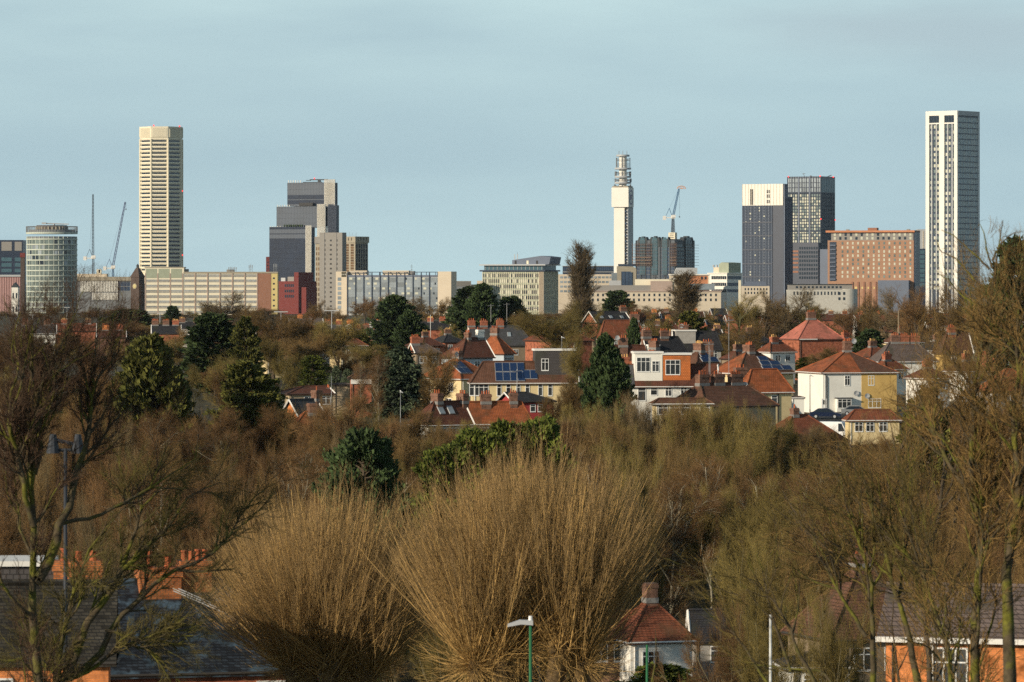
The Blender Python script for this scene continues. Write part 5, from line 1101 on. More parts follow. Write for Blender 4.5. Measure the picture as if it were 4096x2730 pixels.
# far terraces whose chimneys line up below the skyline
def terraces():
    spec = [(1560, 1660, 1315, 1345, T_black, 3), (1640, 1800, 1288, 1318, T_black, 3), (1290, 1420, 1300, 1330, T_slate, 3), (1400, 1520, 1318, 1340, T_brown, 3), (600, 720, 1300, 1335, T_black, 3), (700, 800, 1290, 1318, T_black, 2), (380, 500, 1320, 1350, T_dkred, 2), (2840, 2910, 1235, 1262, T_black, 0),
            (2480, 2640, 1252, 1280, T_dkred, 3), (2640, 2820, 1248, 1278, T_brown, 3), (2820, 2900, 1280, 1300, T_black, 2), (2570, 2700, 1278, 1305, T_dkred, 2), (2900, 3050, 1262, 1290, T_red, 3), (3050, 3200, 1275, 1300, T_brown, 2), (3240, 3420, 1258, 1282, T_dkred, 3), (3420, 3600, 1262, 1290, T_red, 3), (3560, 3700, 1282, 1305, T_black, 2), (3700, 3900, 1275, 1305, T_dkred, 3), (3880, 4100, 1280, 1310, T_brown, 3),
            (1020, 1140, 1322, 1350, T_dkred, 2), (60, 220, 1300, 1335, T_slate, 2), (200, 380, 1295, 1325, T_red, 2), (1480, 1600, 1282, 1304, T_slate, 2), (1150, 1290, 1275, 1300, T_mauve, 2), (2260, 2330, 1300, 1325, T_red, 1), (2790, 2890, 1318, 1345, T_black, 2), (2600, 2760, 1300, 1335, T_dkred, 3)]
    names = {id(T_black): 'black slate', id(T_slate): 'grey slate', id(T_brown): 'brown tiled', id(T_dkred): 'dark red', id(T_red): 'red tiled', id(T_mauve): 'grey brown'}
    for i, (x0, x1, yr, ye, m, n) in enumerate(spec):
        Y = float(np.clip(13.5 * FPX / max(60, (ye - 1130)), 1050, 1900)) * random.uniform(.97, 1.03)
        c = (x0 + x1) / 2
        where = 'far left' if c < 560 else 'left of the tall conifer' if c < 1500 else 'before the pale slab' if c < 2000 else 'below the poplar' if c < 2500 else 'below the dark gabled block' if c < 2950 else 'below the dark clad tower' if c < 3330 else 'below the tan brick block' if c < 3680 else 'at the far right'
        near = 'with %s chimney pots' % random.choice(('buff', 'orange', 'short', 'tall', 'paired')) if n else 'with a white gable'
        h = House('%s terrace roof %s, %s, its ridge %d of the way up the chimney line' % (names[id(m)], near, where, i) if False else '%s terrace roof %s %s' % (names[id(m)], near, where), x0, x0 + 12, x1, Y, 6, yr, ye, random.choice((B_red, B_dull, W_white)), m, '', group='terraces below the skyline', name='terrace_house')
        for j in range(n): h.chim((j + .35 + .3 * random.random()) / n, 0, 2.0, .9, 1.6, random.choice((4, 5, 6)), random.choice((B_red, B_orange, B_dull)), random.choice('ry'))
    for i, (px, py) in enumerate(((1398, 1308), (1480, 1308))):
        Y = 1060; h = House('small white gabled dormer house beside red chimneys, %s of the two' % ('left', 'right')[i], px - 12, px - 12, px + 12, Y, 0, py - 10, py - 2, W_white, T_slate, '', 'y', 3.0, over=.2, name='gabled_house'); h.win('F', [.5], h.He - .9, .7, .7, 2)
terraces()
def small_roofs():
    g = random.Random(4)
    for x, yr, w, Y in ((1180, 1350, 130, 900), (1080, 1385, 120, 820), (930, 1400, 130, 780), (1270, 1345, 120, 930), (1390, 1345, 150, 900), (1700, 1345, 150, 950), (1790, 1335, 130, 960), (1660, 1390, 140, 830), (2210, 1345, 120, 860), (2180, 1300, 150, 980), (2440, 1322, 140, 900), (2560, 1330, 130, 880), (2700, 1345, 150, 840), (2780, 1310, 150, 950), (2880, 1335, 160, 860), (3010, 1330, 160, 850), (3110, 1370, 150, 760), (3390, 1350, 150, 830), (3500, 1385, 160, 760), (3620, 1330, 160, 880), (3760, 1360, 170, 800), (3860, 1320, 150, 900), (3880, 1440, 180, 660), (3720, 1470, 170, 640), (4010, 1380, 170, 780), (3560, 1440, 150, 690), (2960, 1400, 140, 740), (3400, 1480, 140, 660)):
        th = g.uniform(22, 42); pn = x - w * g.uniform(.05, .2); m = g.choice((T_dkred, T_brown, T_red, T_dkred, T_orange, T_black))
        nm = {id(T_dkred): 'dark red', id(T_brown): 'brown', id(T_red): 'red', id(T_orange): 'orange', id(T_black): 'black'}[id(m)]
        q = 'left of the tall conifers' if x < 1500 else 'around the slate roof' if x < 2300 else 'behind the dormered house' if x < 2900 else 'behind the joined pair' if x < 3450 else 'among the right hand branches'
        h = House('small %s hipped roof with a brick chimney %s' % (nm, q), x - w / 2, pn, x + w / 2, Y, th, yr, yr + w * .26, g.choice((W_cream, W_white, B_red, W_brown)), m, 'LR', group='small roofs %s' % q, name='small_house', hf=.8)
        h.chim(.3, 0, 1.7, .8, 1.4, 4, g.choice((B_dull, B_red)), g.choice('ry')); h.win('F', [.3, .7], h.He - 1.7, 1.1, 1.1, 2)
small_roofs()

# ------------------------------------------------------------------ plants
def norm(v): return v / (np.linalg.norm(v, axis=-1, keepdims=True) + 1e-9)
def spawn(P, Rr, n, lo, hi, ang, ln, g, k=4, wig=.15, up=.1, rmax=.05, rend=.35, short=.5, upv=(0, 0, 1)):
    """n child branches along the polylines P: returns their points and radii."""
    N, kk, _ = P.shape
    L = np.linalg.norm(np.diff(P, axis=1), axis=2).sum(1); idx = g.choice(N, n, p=L / L.sum())
    t = g.uniform(lo, hi, n); s = t * (kk - 1); i = np.minimum(s.astype(int), kk - 2); f = (s - i)[:, None]
    p0 = P[idx, i] * (1 - f) + P[idx, i + 1] * f; tan = norm(P[idx, i + 1] - P[idx, i]); r = Rr[idx, i] * (1 - f[:, 0]) + Rr[idx, i + 1] * f[:, 0]
    perp = norm(np.cross(tan, g.normal(size=(n, 3)))); a = R(ang) * g.uniform(.55, 1.35, n)[:, None]
    d = norm(tan * np.cos(a) + perp * np.sin(a))
    length = ln * g.uniform(.55, 1.25, n) * (1 - short * t); st = (length / (k - 1))[:, None]
    pts = [p0]; upa = np.array(upv, float)
    for j in range(k - 1):
        pts.append(pts[-1] + d * st); d = norm(d + g.normal(size=(n, 3)) * wig + upa * up)
    r0 = np.minimum(r * .75, rmax * g.uniform(.7, 1.2, n)); rr = r0[:, None] * np.linspace(1, rend, k)[None, :]
    return np.stack(pts, 1), rr
def single(pts, r0, r1, k=10, g=None, wob=0.0):
    pts = np.array(pts, float); d = np.concatenate([[0], np.cumsum(np.linalg.norm(np.diff(pts, axis=0), axis=1))]); t = np.linspace(0, d[-1], k)
    P = np.stack([np.interp(t, d, pts[:, i]) for i in range(3)], 1)
    if g is not None and wob: P[1:-1] += g.normal(size=(k - 2, 3)) * wob
    return P, np.linspace(r0, r1, k)
def bare_tree(seed, H=12, spread=.42, th=.55, limbs=11, ang=42, l1=.5, up1=.16, n2=80, l2=.24, n3=650, l3=.11, n4=4200, l4=.055, tw=.012, r=.2, lo=.32, bark=None, twig=None, upt=.08, ang2=38):
    g = np.random.default_rng(seed)
    P, q = single([(0, 0, -.5), (g.normal() * .15, g.normal() * .15, H * th * .5), (g.normal() * .4, g.normal() * .4, H * th)], r, r * .45, 8, g, .05); P0, R0 = P[None], q[None]
    P1, R1 = spawn(P0, R0, limbs, lo, 1, ang, l1 * H, g, 7, .12, up1, r * .5, .3, .25)
    P2, R2 = spawn(np.concatenate([P1]), R1, n2, .15, 1, ang2, l2 * H, g, 5, .14, up1 * .8, r * .2, .35)
    P3, R3 = spawn(P2, R2, n3, .1, 1, ang2, l3 * H, g, 4, .16, upt, max(r * .075, tw * 1.5), .45)
    P4, R4 = spawn(P3, R3, n4, .15, 1, 36, l4 * H, g, 3, .15, upt, tw, .6, .3)
    a = MB(); a.tubes(P0, R0, 7); a.tubes(P1, R1, 5); a.tubes(P2, R2, 4)
    c = MB(); c.tubes(P3, R3, 3); c.tubes(P4, R4, 3)
    return a.mesh('trunk', bark or V_bark, True), c.mesh('crown', twig or V_twig, True)
def evergreen(seed, kind, H=12, Wd=6, n=260, per=60, leaf=None, size=.34):
    g = np.random.default_rng(seed)
    tr = MB(); P, q = single([(0, 0, -.5), (0, 0, H * .95)], .25, .03, 6); tr.tubes(P[None], q[None], 7)
    c = MB()
    u = np.sort(g.uniform(.03, 1, n)); az = g.uniform(0, 2 * math.pi, n)
    if kind == 'spruce': rad = Wd / 2 * np.clip((1 - u) ** .8 * 1.02 + .05, 0, 1); droop = -.28
    elif kind == 'cypress': rad = Wd / 2 * np.clip(np.sin(np.clip(u * .86 + .14, 0, 1) * math.pi) ** .6 * 1.02, .12, 1); droop = .75
    else: rad = Wd / 2 * np.sqrt(np.clip(1 - (2 * u - .9) ** 2 / 1.25, .05, 1)); droop = .3
    rad = rad * g.uniform(.7, 1.12, n) * (1 + .18 * np.sin(az * 3 + u * 9 + seed))
    z = u * H
    base = np.stack([np.zeros(n), np.zeros(n), z - (droop * rad * .6 if droop > 0 else 0)], 1)
    d = norm(np.stack([np.cos(az), np.sin(az), np.full(n, droop) + g.normal(size=n) * .12], 1))
    tip = base + d * rad[:, None] * 1.05
    br = np.stack([base, (base + tip) / 2 + np.array([0, 0, .05]), tip], 1); tr.tubes(br, np.repeat(np.array([[.05, .035, .012]]), n, 0), 3)
    f = g.uniform(.3, 1.04, (n, per)) ** .7
    ctr = base[:, None] + d[:, None] * (rad[:, None, None] * 1.05 * f[..., None]) + g.normal(size=(n, per, 3)) * (.058 * Wd * (1.1 - .5 * f))[..., None] * np.array([.6, .6, .5])
    ctr = ctr.reshape(-1, 3); dd = np.repeat(d, per, 0)
    lean = norm(dd + g.normal(size=dd.shape) * .45 + np.array([0, 0, {'spruce': -.55, 'cypress': .7}.get(kind, .25)]))
    side = norm(np.cross(lean, g.normal(size=lean.shape))); ln = size * g.uniform(.6, 1.5, len(ctr))[:, None]; wd = ln * .3
    A = np.stack([ctr - side * wd, ctr + lean * ln * .5 - side * wd * .8, ctr + lean * ln, ctr + lean * ln * .4 + side * wd], 1)
    c.quads(A)
    return tr.mesh('trunk', V_bark), c.mesh('crown', leaf or L_dark)
def plant(protos, px, Y, Hh, w=None, label=None, cat='tree', group=None, name='bare_tree', base=None, rot=None, top=None):
    tm, cm = protos
    zb = gz(Y) if base is None else base
    proto_h, proto_w = SIZE[cm.name]
    if top is not None: Hh = PZ(top, Y) - zb
    s = Hh / proto_h; sw = s if w is None else (w * Y / FPX) / proto_w
    t = thing(name, label, cat, (PX(px, Y), Y, zb), random.uniform(0, 6.28) if rot is None else rot, group); t.scale = (sw, sw, s)
    inst('trunk', tm, t); inst('crown', cm, t); return t

# prototypes: crown height and width are measured so that a tree can be set to the size it has
SIZE = {}
def sized(p, h=None):
    v = np.empty(len(p[1].vertices) * 3, np.float32); p[1].vertices.foreach_get('co', v); v = v.reshape(-1, 3)
    SIZE[p[1].name] = (float(np.percentile(v[:, 2], 99.7)), 2 * float(np.percentile(np.hypot(v[:, 0], v[:, 1]), 93))); return p
BT = [sized(q) for q in (bare_tree(1, n2=110, n3=1700, n4=15000), bare_tree(2, ang=50, n2=110, n3=1700, n4=15000, twig=V_twigr), bare_tree(3, ang=34, l1=.55, twig=V_twigo, n2=110, n3=1600, n4=13000), bare_tree(4, limbs=14, ang=55, l1=.42, n2=110, n3=1700, n4=15000), bare_tree(5, ang=30, up1=.25, l1=.5, n2=110, n3=1500, n4=13000, twig=V_twigr), bare_tree(6, ang=46, n2=110, n3=1500, n4=13000, twig=V_twigo, bark=V_mossd))]
FT = [sized(q) for q in (bare_tree(21, n2=100, n3=1200, n4=8000, tw=.026, ang=50), bare_tree(22, n2=100, n3=1200, n4=8000, tw=.026, ang=42, twig=V_twigg), bare_tree(23, n2=100, n3=1200, n4=8000, tw=.026, ang=36, twig=V_twigr), bare_tree(24, n2=100, n3=1200, n4=8000, tw=.026, ang=48, twig=V_twigo, bark=V_mossd))]
SK = dict(n2=150, n3=2200, n4=16000, r=.15, lo=.05, tw=.011)
SC = [sized(q) for q in (bare_tree(31, th=.2, limbs=18, ang=30, l1=.75, up1=.1, l2=.3, l3=.14, l4=.07, twig=V_twigo, bark=V_barkp, ang2=24, **SK), bare_tree(32, th=.22, limbs=18, ang=34, l1=.7, up1=.12, l2=.3, l3=.14, l4=.07, twig=V_twig, bark=V_barkp, ang2=26, **SK), bare_tree(33, th=.2, limbs=20, ang=38, l1=.66, up1=.1, l2=.26, l3=.13, l4=.06, twig=V_twigr, bark=V_barkp, ang2=28, **SK), bare_tree(34, th=.25, limbs=16, ang=34, l1=.66, up1=.14, l2=.28, l3=.13, l4=.06, twig=V_twigg, bark=V_barkp, ang2=26, **SK))]
PO = sized(bare_tree(41, H=30, th=.92, limbs=130, ang=24, l1=.22, up1=.3, n2=900, l2=.12, n3=5000, l3=.06, n4=14000, l4=.03, tw=.026, r=.4, lo=.06, twig=V_twigg, ang2=22, upt=.2))
BI = sized(bare_tree(42, H=12, th=.92, limbs=26, ang=36, l1=.24, up1=.12, n2=160, l2=.14, n3=1600, l3=.09, n4=10000, l4=.05, r=.09, lo=.2, bark=mat('pale birch bark', (0.33, 0.3, 0.22), 0.9, 0.3, 2), twig=V_twigr))
EV = {k: sized(q) for k, q in {'cy': evergreen(1, 'cypress', leaf=L_dark, n=300, per=90, size=.42), 'cyo': evergreen(2, 'cypress', leaf=L_olive, n=300, per=90, size=.42), 'sp': evergreen(3, 'spruce', Wd=7, leaf=L_blue, n=320, per=90, size=.45), 'rd': evergreen(4, 'round', leaf=L_dark, n=240, per=110, size=.42), 'rdo': evergreen(5, 'round', leaf=L_olive, n=240, per=110, size=.4), 'rdm': evergreen(6, 'round', leaf=L_mid, n=300, per=70, size=.3), 'rdn': evergreen(9, 'round', leaf=L_dark, n=380, per=240, size=.25), 'cyn': evergreen(10, 'round', leaf=L_mid, n=380, per=240, size=.27), 'sg': evergreen(7, 'cypress', leaf=L_sage, n=200, per=60, size=.28), 'cym': evergreen(8, 'round', leaf=L_mid, n=260, per=120, size=.4)}.items()}

def evergreens():
    def ev(k, px, Y, top, w, label, name='conifer', cat='tree', group=None, base=None): plant(EV[k], px, Y, 0, w, label, cat, group, name, base, None, top)
    ev('cy', 1580, 1000, 1185, 180, 'tall dark conifer with a leaning tip in front of the wide pale slab')
    ev('cy', 1640, 990, 1245, 120, 'dark shoulder conifer tucked against the right of the leaning tip conifer')
    ev('rd', 1880, 1150, 1150, 160, 'broad dark conifer between the pale slab and the green office', 'evergreen_tree')
    ev('cy', 1930, 1140, 1138, 120, 'pointed dark conifer, highest beside the broad dark one left of the green office')
    ev('rd', 2045, 1160, 1188, 120, 'round dark evergreen in front of the green office', 'evergreen_tree')
    ev('sp', 1603, 600, 1395, 235, 'blue green spruce with drooping branches in the middle of the houses', 'spruce_tree')
    ev('rd', 850, 690, 1258, 210, 'wide dark green evergreen on the left below the slab office', 'evergreen_tree')
    ev('rdo', 985, 680, 1272, 120, 'yellowish evergreen joined to the right of the wide dark green one', 'evergreen_tree')
    ev('cyo', 600, 462, 1352, 300, 'large olive green conifer behind the near left tree')
    ev('cy', 700, 470, 1480, 150, 'dark conifer at the right foot of the large olive green one')
    ev('rdo', 990, 480, 1452, 250, 'round olive yellow evergreen left of the low brown red roof', 'evergreen_tree')
    ev('rd', 1060, 505, 1540, 130, 'dark evergreen at the right side of the olive yellow one', 'evergreen_tree')
    ev('cy', 2420, 500, 1345, 160, 'dark ivy covered tree left of the white and orange dormers', 'ivy_tree')
    ev('rd', 2465, 497, 1450, 130, 'dark ivy mass low on the right of the ivy covered tree', 'ivy_bush', 'bush')
    ev('rdn', 1455, 330, 1735, 360, 'dark green round conifer above the left pollard willow', 'conifer')
    ev('cyn', 1800, 345, 1795, 330, 'bright green evergreen above the right pollard willow, leftmost of a row of four', group='green evergreens above the pollard willows')
    ev('cyn', 1920, 348, 1735, 350, 'bright green evergreen second from the left in the row of four', group='green evergreens above the pollard willows')
    ev('cyn', 2035, 352, 1705, 330, 'bright green evergreen third from the left in the row of four', group='green evergreens above the pollard willows')
    ev('cyn', 2160, 352, 1688, 290, 'highest bright green evergreen, rightmost of the row of four', group='green evergreens above the pollard willows')
    ev('rd', 4080, 700, 958, 250, 'big dark evergreen rising at the right frame edge', 'evergreen_tree')
    ev('rdm', 3225, 800, 1430, 110, 'round green bush left of the white half of the joined pair', 'bush', 'bush')
    ev('rdm', 1250, 660, 1425, 130, 'green laurel in the shade of the bare trees at centre left', 'bush', 'bush')
    ev('cyo', 1440, 930, 1328, 95, 'yellowish cypress left below the leaning tip conifer')
    ev('rd', 510, 1300, 1240, 190, 'dark evergreen behind the near left tree below the clock tower', 'evergreen_tree')
    ev('rd', 2470, 1500, 1165, 120, 'dark rounded evergreen in front of the cream range', 'evergreen_tree')
    ev('sg', 1345, 640, 1465, 60, 'grey green sage coloured shrub left of the flat roofed garage', 'shrub', 'bush'); ev('sg', 1390, 636, 1478, 60, 'second grey green shrub beside the flat roofed garage', 'shrub', 'bush')
    ev('cy', 2535, 760, 1275, 60, 'small dark conifer among the red roofs left of the near black roof'); ev('rdo', 2760, 800, 1250, 130, 'olive shrub among chimneys right of the near black roof', 'evergreen_tree'); ev('cy', 3460, 1000, 1262, 70, 'dark thin conifer right of the new pink red roof'); ev('rd', 3480, 800, 1320, 120, 'mossy dark evergreen right of the new pink red roof', 'evergreen_tree')
    ev('rd', 690, 1600, 1225, 60, 'small dark evergreen below the slab office', 'evergreen_tree')
    ev('rd', 330, 520, 1560, 170, 'dark evergreen half hidden behind the near left tree', 'evergreen_tree')
    ev('rdm', 2640, 292, 2660, 330, 'trimmed dark hedge below the white end wall', 'hedge', 'hedge', base=gz(292) - 3)
    ev('rdo', 3720, 420, 1560, 230, 'mossy olive evergreen behind the right hand branches', 'evergreen_tree')
evergreens()

def bare_trees():
    def bt(p, px, Y, top, label, w=None, group=None, name='bare_tree'): plant(p, px, Y, 0, w, label, 'tree', group, name, None, None, top)
    bt(PO, 2330, 1300, 966, 'tall bare poplar standing up against the sky left of the telecom tower', 112, name='poplar_tree')
    bt(PO, 2738, 1300, 1082, 'shorter upright bare poplar in front of the terracotta building', 130, name='poplar_tree')
    bt(FT[1], 880, 1500, 1163, 'round bare tree in front of the slab office', 190)
    bt(FT[0], 1000, 1560, 1215, 'small bare tree right of the round one before the slab office', 130)
    for px, tp, w in ((1460, 1185, 130), (1530, 1172, 130), (1605, 1180, 130), (1690, 1185, 130), (1770, 1188, 130)): bt(FT[px % 3], px, 1900, tp, 'bare rounded tree in the row before the wide pale slab', w, 'row of bare trees before the pale slab')
    bt(FT[0], 1290, 1700, 1200, 'bare tree at the foot of the grey concrete tower', 130)
    bt(BT[0], 1095, 800, 1232, 'large dense brown bare tree left of centre, first of the big pair', 260); bt(BT[1], 1230, 810, 1240, 'large dense brown bare tree left of centre, right one of the big pair', 230)
    bt(BT[2], 1340, 780, 1265, 'bare pale branched tree between the big pair and the leaning tip conifer', 190)
    bt(BT[2], 2215, 800, 1240, 'yellow twigged bare tree right of the slate roof with three chimneys', 280); bt(BT[5], 2300, 900, 1205, 'dense bare tree at the foot of the tall poplar', 220); bt(BT[0], 2120, 950, 1255, 'small bare tree beside the round dark evergreen', 150)
    bt(BT[5], 2310, 545, 1330, 'mossy limbed bare tree in front of the dark dormer of the yellow cream house', 240)
    bt(BT[3], 1745, 565, 1375, 'small dark trunked bare tree in front of the cream house with an orange hip', 175)
    for px, tp, w, p in ((2960, 1165, 210, 3), (3060, 1160, 200, 0), (3150, 1150, 210, 1), (3260, 1190, 170, 3)): bt(FT[p], px, 1100, tp, 'big bare tree in the clump below the dark clad tower', w, 'clump of bare trees below the dark clad tower')
    for px, Y, tp, w, p in ((3500, 950, 1165, 190, 0), (3590, 900, 1150, 190, 1), (3400, 1000, 1215, 160, 2), (3680, 850, 1140, 220, 2), (3820, 800, 1120, 240, 0), (3960, 780, 1100, 260, 3)): bt(FT[p], px, Y, tp, 'bare tree in the thicket below the tan brick block and white tower', w, 'thicket of bare trees on the right')
    bt(BT[3], 2990, 780, 1300, 'bare tree among the roofs left of the new pink red roof', 230); bt(BT[2], 2900, 800, 1330, 'yellow green bare tree before the brown roofs with chimneys', 170); bt(BT[0], 3310, 740, 1390, 'bare tree behind the round green bush', 150)
    bt(FT[3], 2640, 900, 1230, 'bare olive tree between the red chimneys below the dark gabled block', 160); bt(FT[2], 2540, 1300, 1205, 'reddish bare tree left of the shorter upright poplar', 120)
    bt(BI, 1515, 560, 1420, 'slim birch left of the dark spruce', 100); bt(BI, 1440, 570, 1450, 'slim birch in front of the flat roofed garage', 90)
    bt(BT[2], 920, 560, 1420, 'pale limbed bare tree between the two evergreens on the left', 220); bt(BT[5], 1120, 600, 1400, 'bare tree behind the low brown red roof', 200)
    bt(BT[3], 3300, 640, 1560, 'bare shrub beside the joined pair', 60)
    # far filler rows in front of the city
    g = np.random.default_rng(5)
    i = 0
    for px in np.arange(-60, 4200, 62):
        Y = g.uniform(1500, 2600); tp = g.uniform(1212, 1262) if not (1900 < px < 2260) else g.uniform(1228, 1268)
        x = px + g.uniform(-25, 25); q = 'below the left cranes' if px < 560 else 'below the slab office' if px < 1280 else 'below the wide pale slab' if px < 1850 else 'below the green office' if px < 2300 else 'below the dark gabled block' if px < 2900 else 'below the towers on the right'
        bt(FT[int(g.integers(0, 4))], x, Y, tp, 'low bare tree in the far tree line %s' % q, g.uniform(90, 150), 'far tree line %s' % q)
    for px in np.arange(-60, 4200, 85):
        Y = g.uniform(950, 1350); tp = g.uniform(1272, 1318); x = px + g.uniform(-30, 30)
        if 1820 < x < 2080 or 2480 < x < 2860: continue
        q = 'left' if px < 900 else 'centre left' if px < 1800 else 'centre right' if px < 2900 else 'right'
        bt(FT[int(g.integers(0, 4))], x, Y, tp, 'bare tree among the terraces, %s' % q, g.uniform(100, 170), 'bare trees among the terraces, %s' % q)
    # gardens between the houses on the left
    for px in np.arange(-40, 1500, 75):
        for Y0, t0, t1 in ((760, 1330, 1400), (600, 1430, 1520)):
            x = px + g.uniform(-30, 30)
            if Y0 == 600 and 1130 < x: continue
            bt(BT[int(g.integers(0, 6))], x, Y0 + g.uniform(-60, 60), g.uniform(t0, t1), 'bare brown tree in the gardens on the left', g.uniform(120, 200), 'bare trees in the left gardens')
    for px in np.arange(1580, 3330, 46):
        x = px + g.uniform(-20, 20); tp = float(np.interp(x, [1580, 1800, 1900, 2100, 2300, 2480, 2600, 2800, 3000, 3200, 3330], [1650, 1700, 1690, 1680, 1610, 1575, 1585, 1598, 1630, 1690, 1720])) + g.uniform(-12, 35)
        q = 'below the yellow cream house' if x < 2350 else 'below the white and orange dormers' if x < 2900 else 'below the joined pair'
        bt(SC[int(g.integers(0, 4))], x, g.uniform(474, 484), tp, 'bushy brown scrub hiding the house fronts %s' % q, g.uniform(170, 230), 'scrub %s' % q, 'scrub_tree')
    for px, Y, tp, w, k in ((3330, 190, 2290, 420, 0), (3100, 200, 2440, 330, 0), (2900, 230, 2380, 330, 2)):
        bt(SC[k], px, Y, tp, 'mossy brown thicket standing in front of the %s' % ('dark blue slates at the lower left' if px < 1500 else 'roofs at the lower right'), w, 'near thickets at the lower %s' % ('left' if px < 1500 else 'right'), 'thicket')
    for px, tp, w in ((2230, 1555, 150), (2290, 1500, 150)): bt(BT[0], px, 505, tp, 'bushy bare tree at the right end of the yellow cream house', w, 'bare trees beside the yellow cream house')
    for px, tp, w in ((3400, 1765, 170), (3480, 1750, 180), (3560, 1735, 180)): bt(SC[2], px, 505, tp, 'russet scrub in front of the cream cottage', w, 'scrub by the cream cottage', 'scrub_tree')
    # wooded slope
    def line(px): return float(np.interp(px, [-200, 300, 700, 1000, 1300, 1500, 1800, 2100, 2350, 2500, 2750, 3000, 3200, 3350, 3600, 3800, 4300], [1480, 1490, 1590, 1630, 1590, 1605, 1690, 1690, 1630, 1630, 1600, 1635, 1675, 1770, 1770, 1620, 1560]))
    for row, (Y, dt, protos) in enumerate(((458, 0, SC), (430, 80, SC), (400, 170, SC + [BI]), (372, 260, SC + [BI]), (340, 360, SC), (310, 480, SC), (285, 600, SC))):
        for px in np.arange(-150, 4300, (70 if row == 0 else 88) + row * 14):
            x = px + g.uniform(-45, 45); tp = line(x) + dt + g.uniform(-15, 75)
            if row == 0 and (2380 < x < 2720): tp += 25
            yy = Y + g.uniform(-14, 14)
            if PZ(tp, yy) - gz(yy) < 3: continue
            if row >= 4 and 2380 < x < 2960: continue
            q = 'behind the near left tree' if x < 900 else 'above the pollard willows' if x < 2200 else 'right of the pollard willows' if x < 3100 else 'behind the right hand branches'
            zone = 'l' if x < 1250 else 'm' if x < 2350 else 'r' if x < 3250 else 'e'
            pool = {'l': [SC[1], SC[3], SC[2], BT[0], BT[3], BT[4]], 'm': [SC[1], SC[0], SC[3], BT[0], BT[5], BT[1]], 'r': [SC[0], SC[0], BT[2], BT[5], SC[1], BT[3]], 'e': [SC[2], BT[1], BT[4], SC[1], BT[3]]}[zone]
            p = BI if row in (1, 2, 3, 4) and g.uniform() < .2 else pool[int(g.integers(0, len(pool)))]
            bt(p, x, yy, tp, 'bare brown scrub on the slope %s, %s row' % (q, ('topmost', 'second', 'third', 'fourth', 'fifth', 'sixth', 'lowest')[row]), g.uniform(190, 290) * (465 / Y) ** .5, 'wooded slope %s' % q, 'scrub_tree')
bare_trees()

# ------------------------------------------------------------------ pollard willows
def willow(label, knobs, Y, n, l0, seed, spread=1.0, trunk_px=()):
    g = np.random.default_rng(seed); k0 = knobs[0]
    zb = gz(Y); bx = PX(k0[0], Y)
    t = thing('pollard_willow', label, 'tree', (bx, Y, zb))
    tr = MB(); RP, RR = [], []
    for (px, py, r) in knobs:
        kx, kz, ky = PX(px, Y) - bx, PZ(py, Y) - zb, g.uniform(-.8, .8)
        P, q = single([(g.uniform(-.2, .2), g.uniform(-.1, .1), -.5), (kx * .5, ky * .3, kz * .55), (kx, ky, kz)], .42, .32, 8, g, .04); tr.tubes(P[None], q[None], 9)
        for i in range(26):                                # knuckles of the pollard head
            a = norm(g.normal(size=3)); c = np.array([kx, ky, kz]) + a * r * .6; s = g.uniform(.12, .26)
            tr.tubes(np.array([[c - [0, 0, s], c - [0, 0, s * .3], c + [0, 0, s * .5], c + [0, 0, s]]]), np.array([[.02, s, s * .8, .02]]), 6)
        m = int(n * r / sum(q_[2] for q_ in knobs))
        az = g.uniform(0, 2 * math.pi, m); inc = R(86) * spread * g.uniform(0, 1, m) ** .62
        d = np.stack([np.sin(inc) * np.cos(az), np.sin(inc) * np.sin(az), np.cos(inc)], 1)
        p = np.array([kx, ky, kz]) + norm(g.normal(size=(m, 3)) + d) * r * g.uniform(.3, 1.1, m)[:, None]; L = l0 * (1 - .3 * (inc / R(86)) ** 2) * g.uniform(.35, 1.05, m) ** .6; pts = [p]
        bow = g.uniform(.02, .1, m)[:, None] * np.array([0, 0, 1.0])
        for j in range(9): pts.append(pts[-1] + d * (L / 9)[:, None]); d = norm(d + g.normal(size=d.shape) * .03 + bow)
        r0 = g.uniform(.007, .018, m) * np.where(g.uniform(0, 1, m) < .14, 1.8, 1); RP.append(np.stack(pts, 1)); RR.append(r0[:, None] * np.linspace(1, .35, 10)[None])
    P1, R1 = np.concatenate(RP), np.concatenate(RR)
    P2, R2 = spawn(P1, R1, n * 5, .25, 1, 13, l0 * .25, g, 4, .04, .08, .0085, .6, .4)
    P3, R3 = spawn(P2, R2, n * 8, .1, 1, 16, l0 * .11, g, 3, .05, .08, .0065, .7, .2)
    nb = n; q0 = np.concatenate([np.array([[PX(px, Y) - bx, 0, PZ(py, Y) - zb]]) for px, py, r in knobs]); ix = g.integers(0, len(q0), nb)
    s_ = norm(g.normal(size=(nb, 3)) + np.array([0, 0, .25])); p = q0[ix] + s_ * .35; pts = [p]; d = s_; L = g.uniform(.4, 2.3, nb)
    for j in range(4): pts.append(pts[-1] + d * (L / 4)[:, None]); d = norm(d + g.normal(size=d.shape) * .2 + np.array([0, 0, .12]))
    PB, RB = np.stack(pts, 1), g.uniform(.005, .012, nb)[:, None] * np.linspace(1, .5, 5)[None]
    tr.build('trunk', V_knob, t, True)
    a = MB(); a.tubes(P1, R1, 4); a.tubes(PB, RB, 3); a.build('rods', V_rod, t, True)
    a = MB(); a.tubes(P2, R2, 3); a.tubes(P3, R3, 3); a.build('crown', V_rodt, t, True)
willow('left pollard willow, a dome of straw coloured rods beside the dark slate roof', [(1320, 2640, .7), (1235, 2635, .5), (1410, 2660, .55), (1480, 2690, .35), (1165, 2670, .35)], 161, 2500, 6.5, 3, .8)
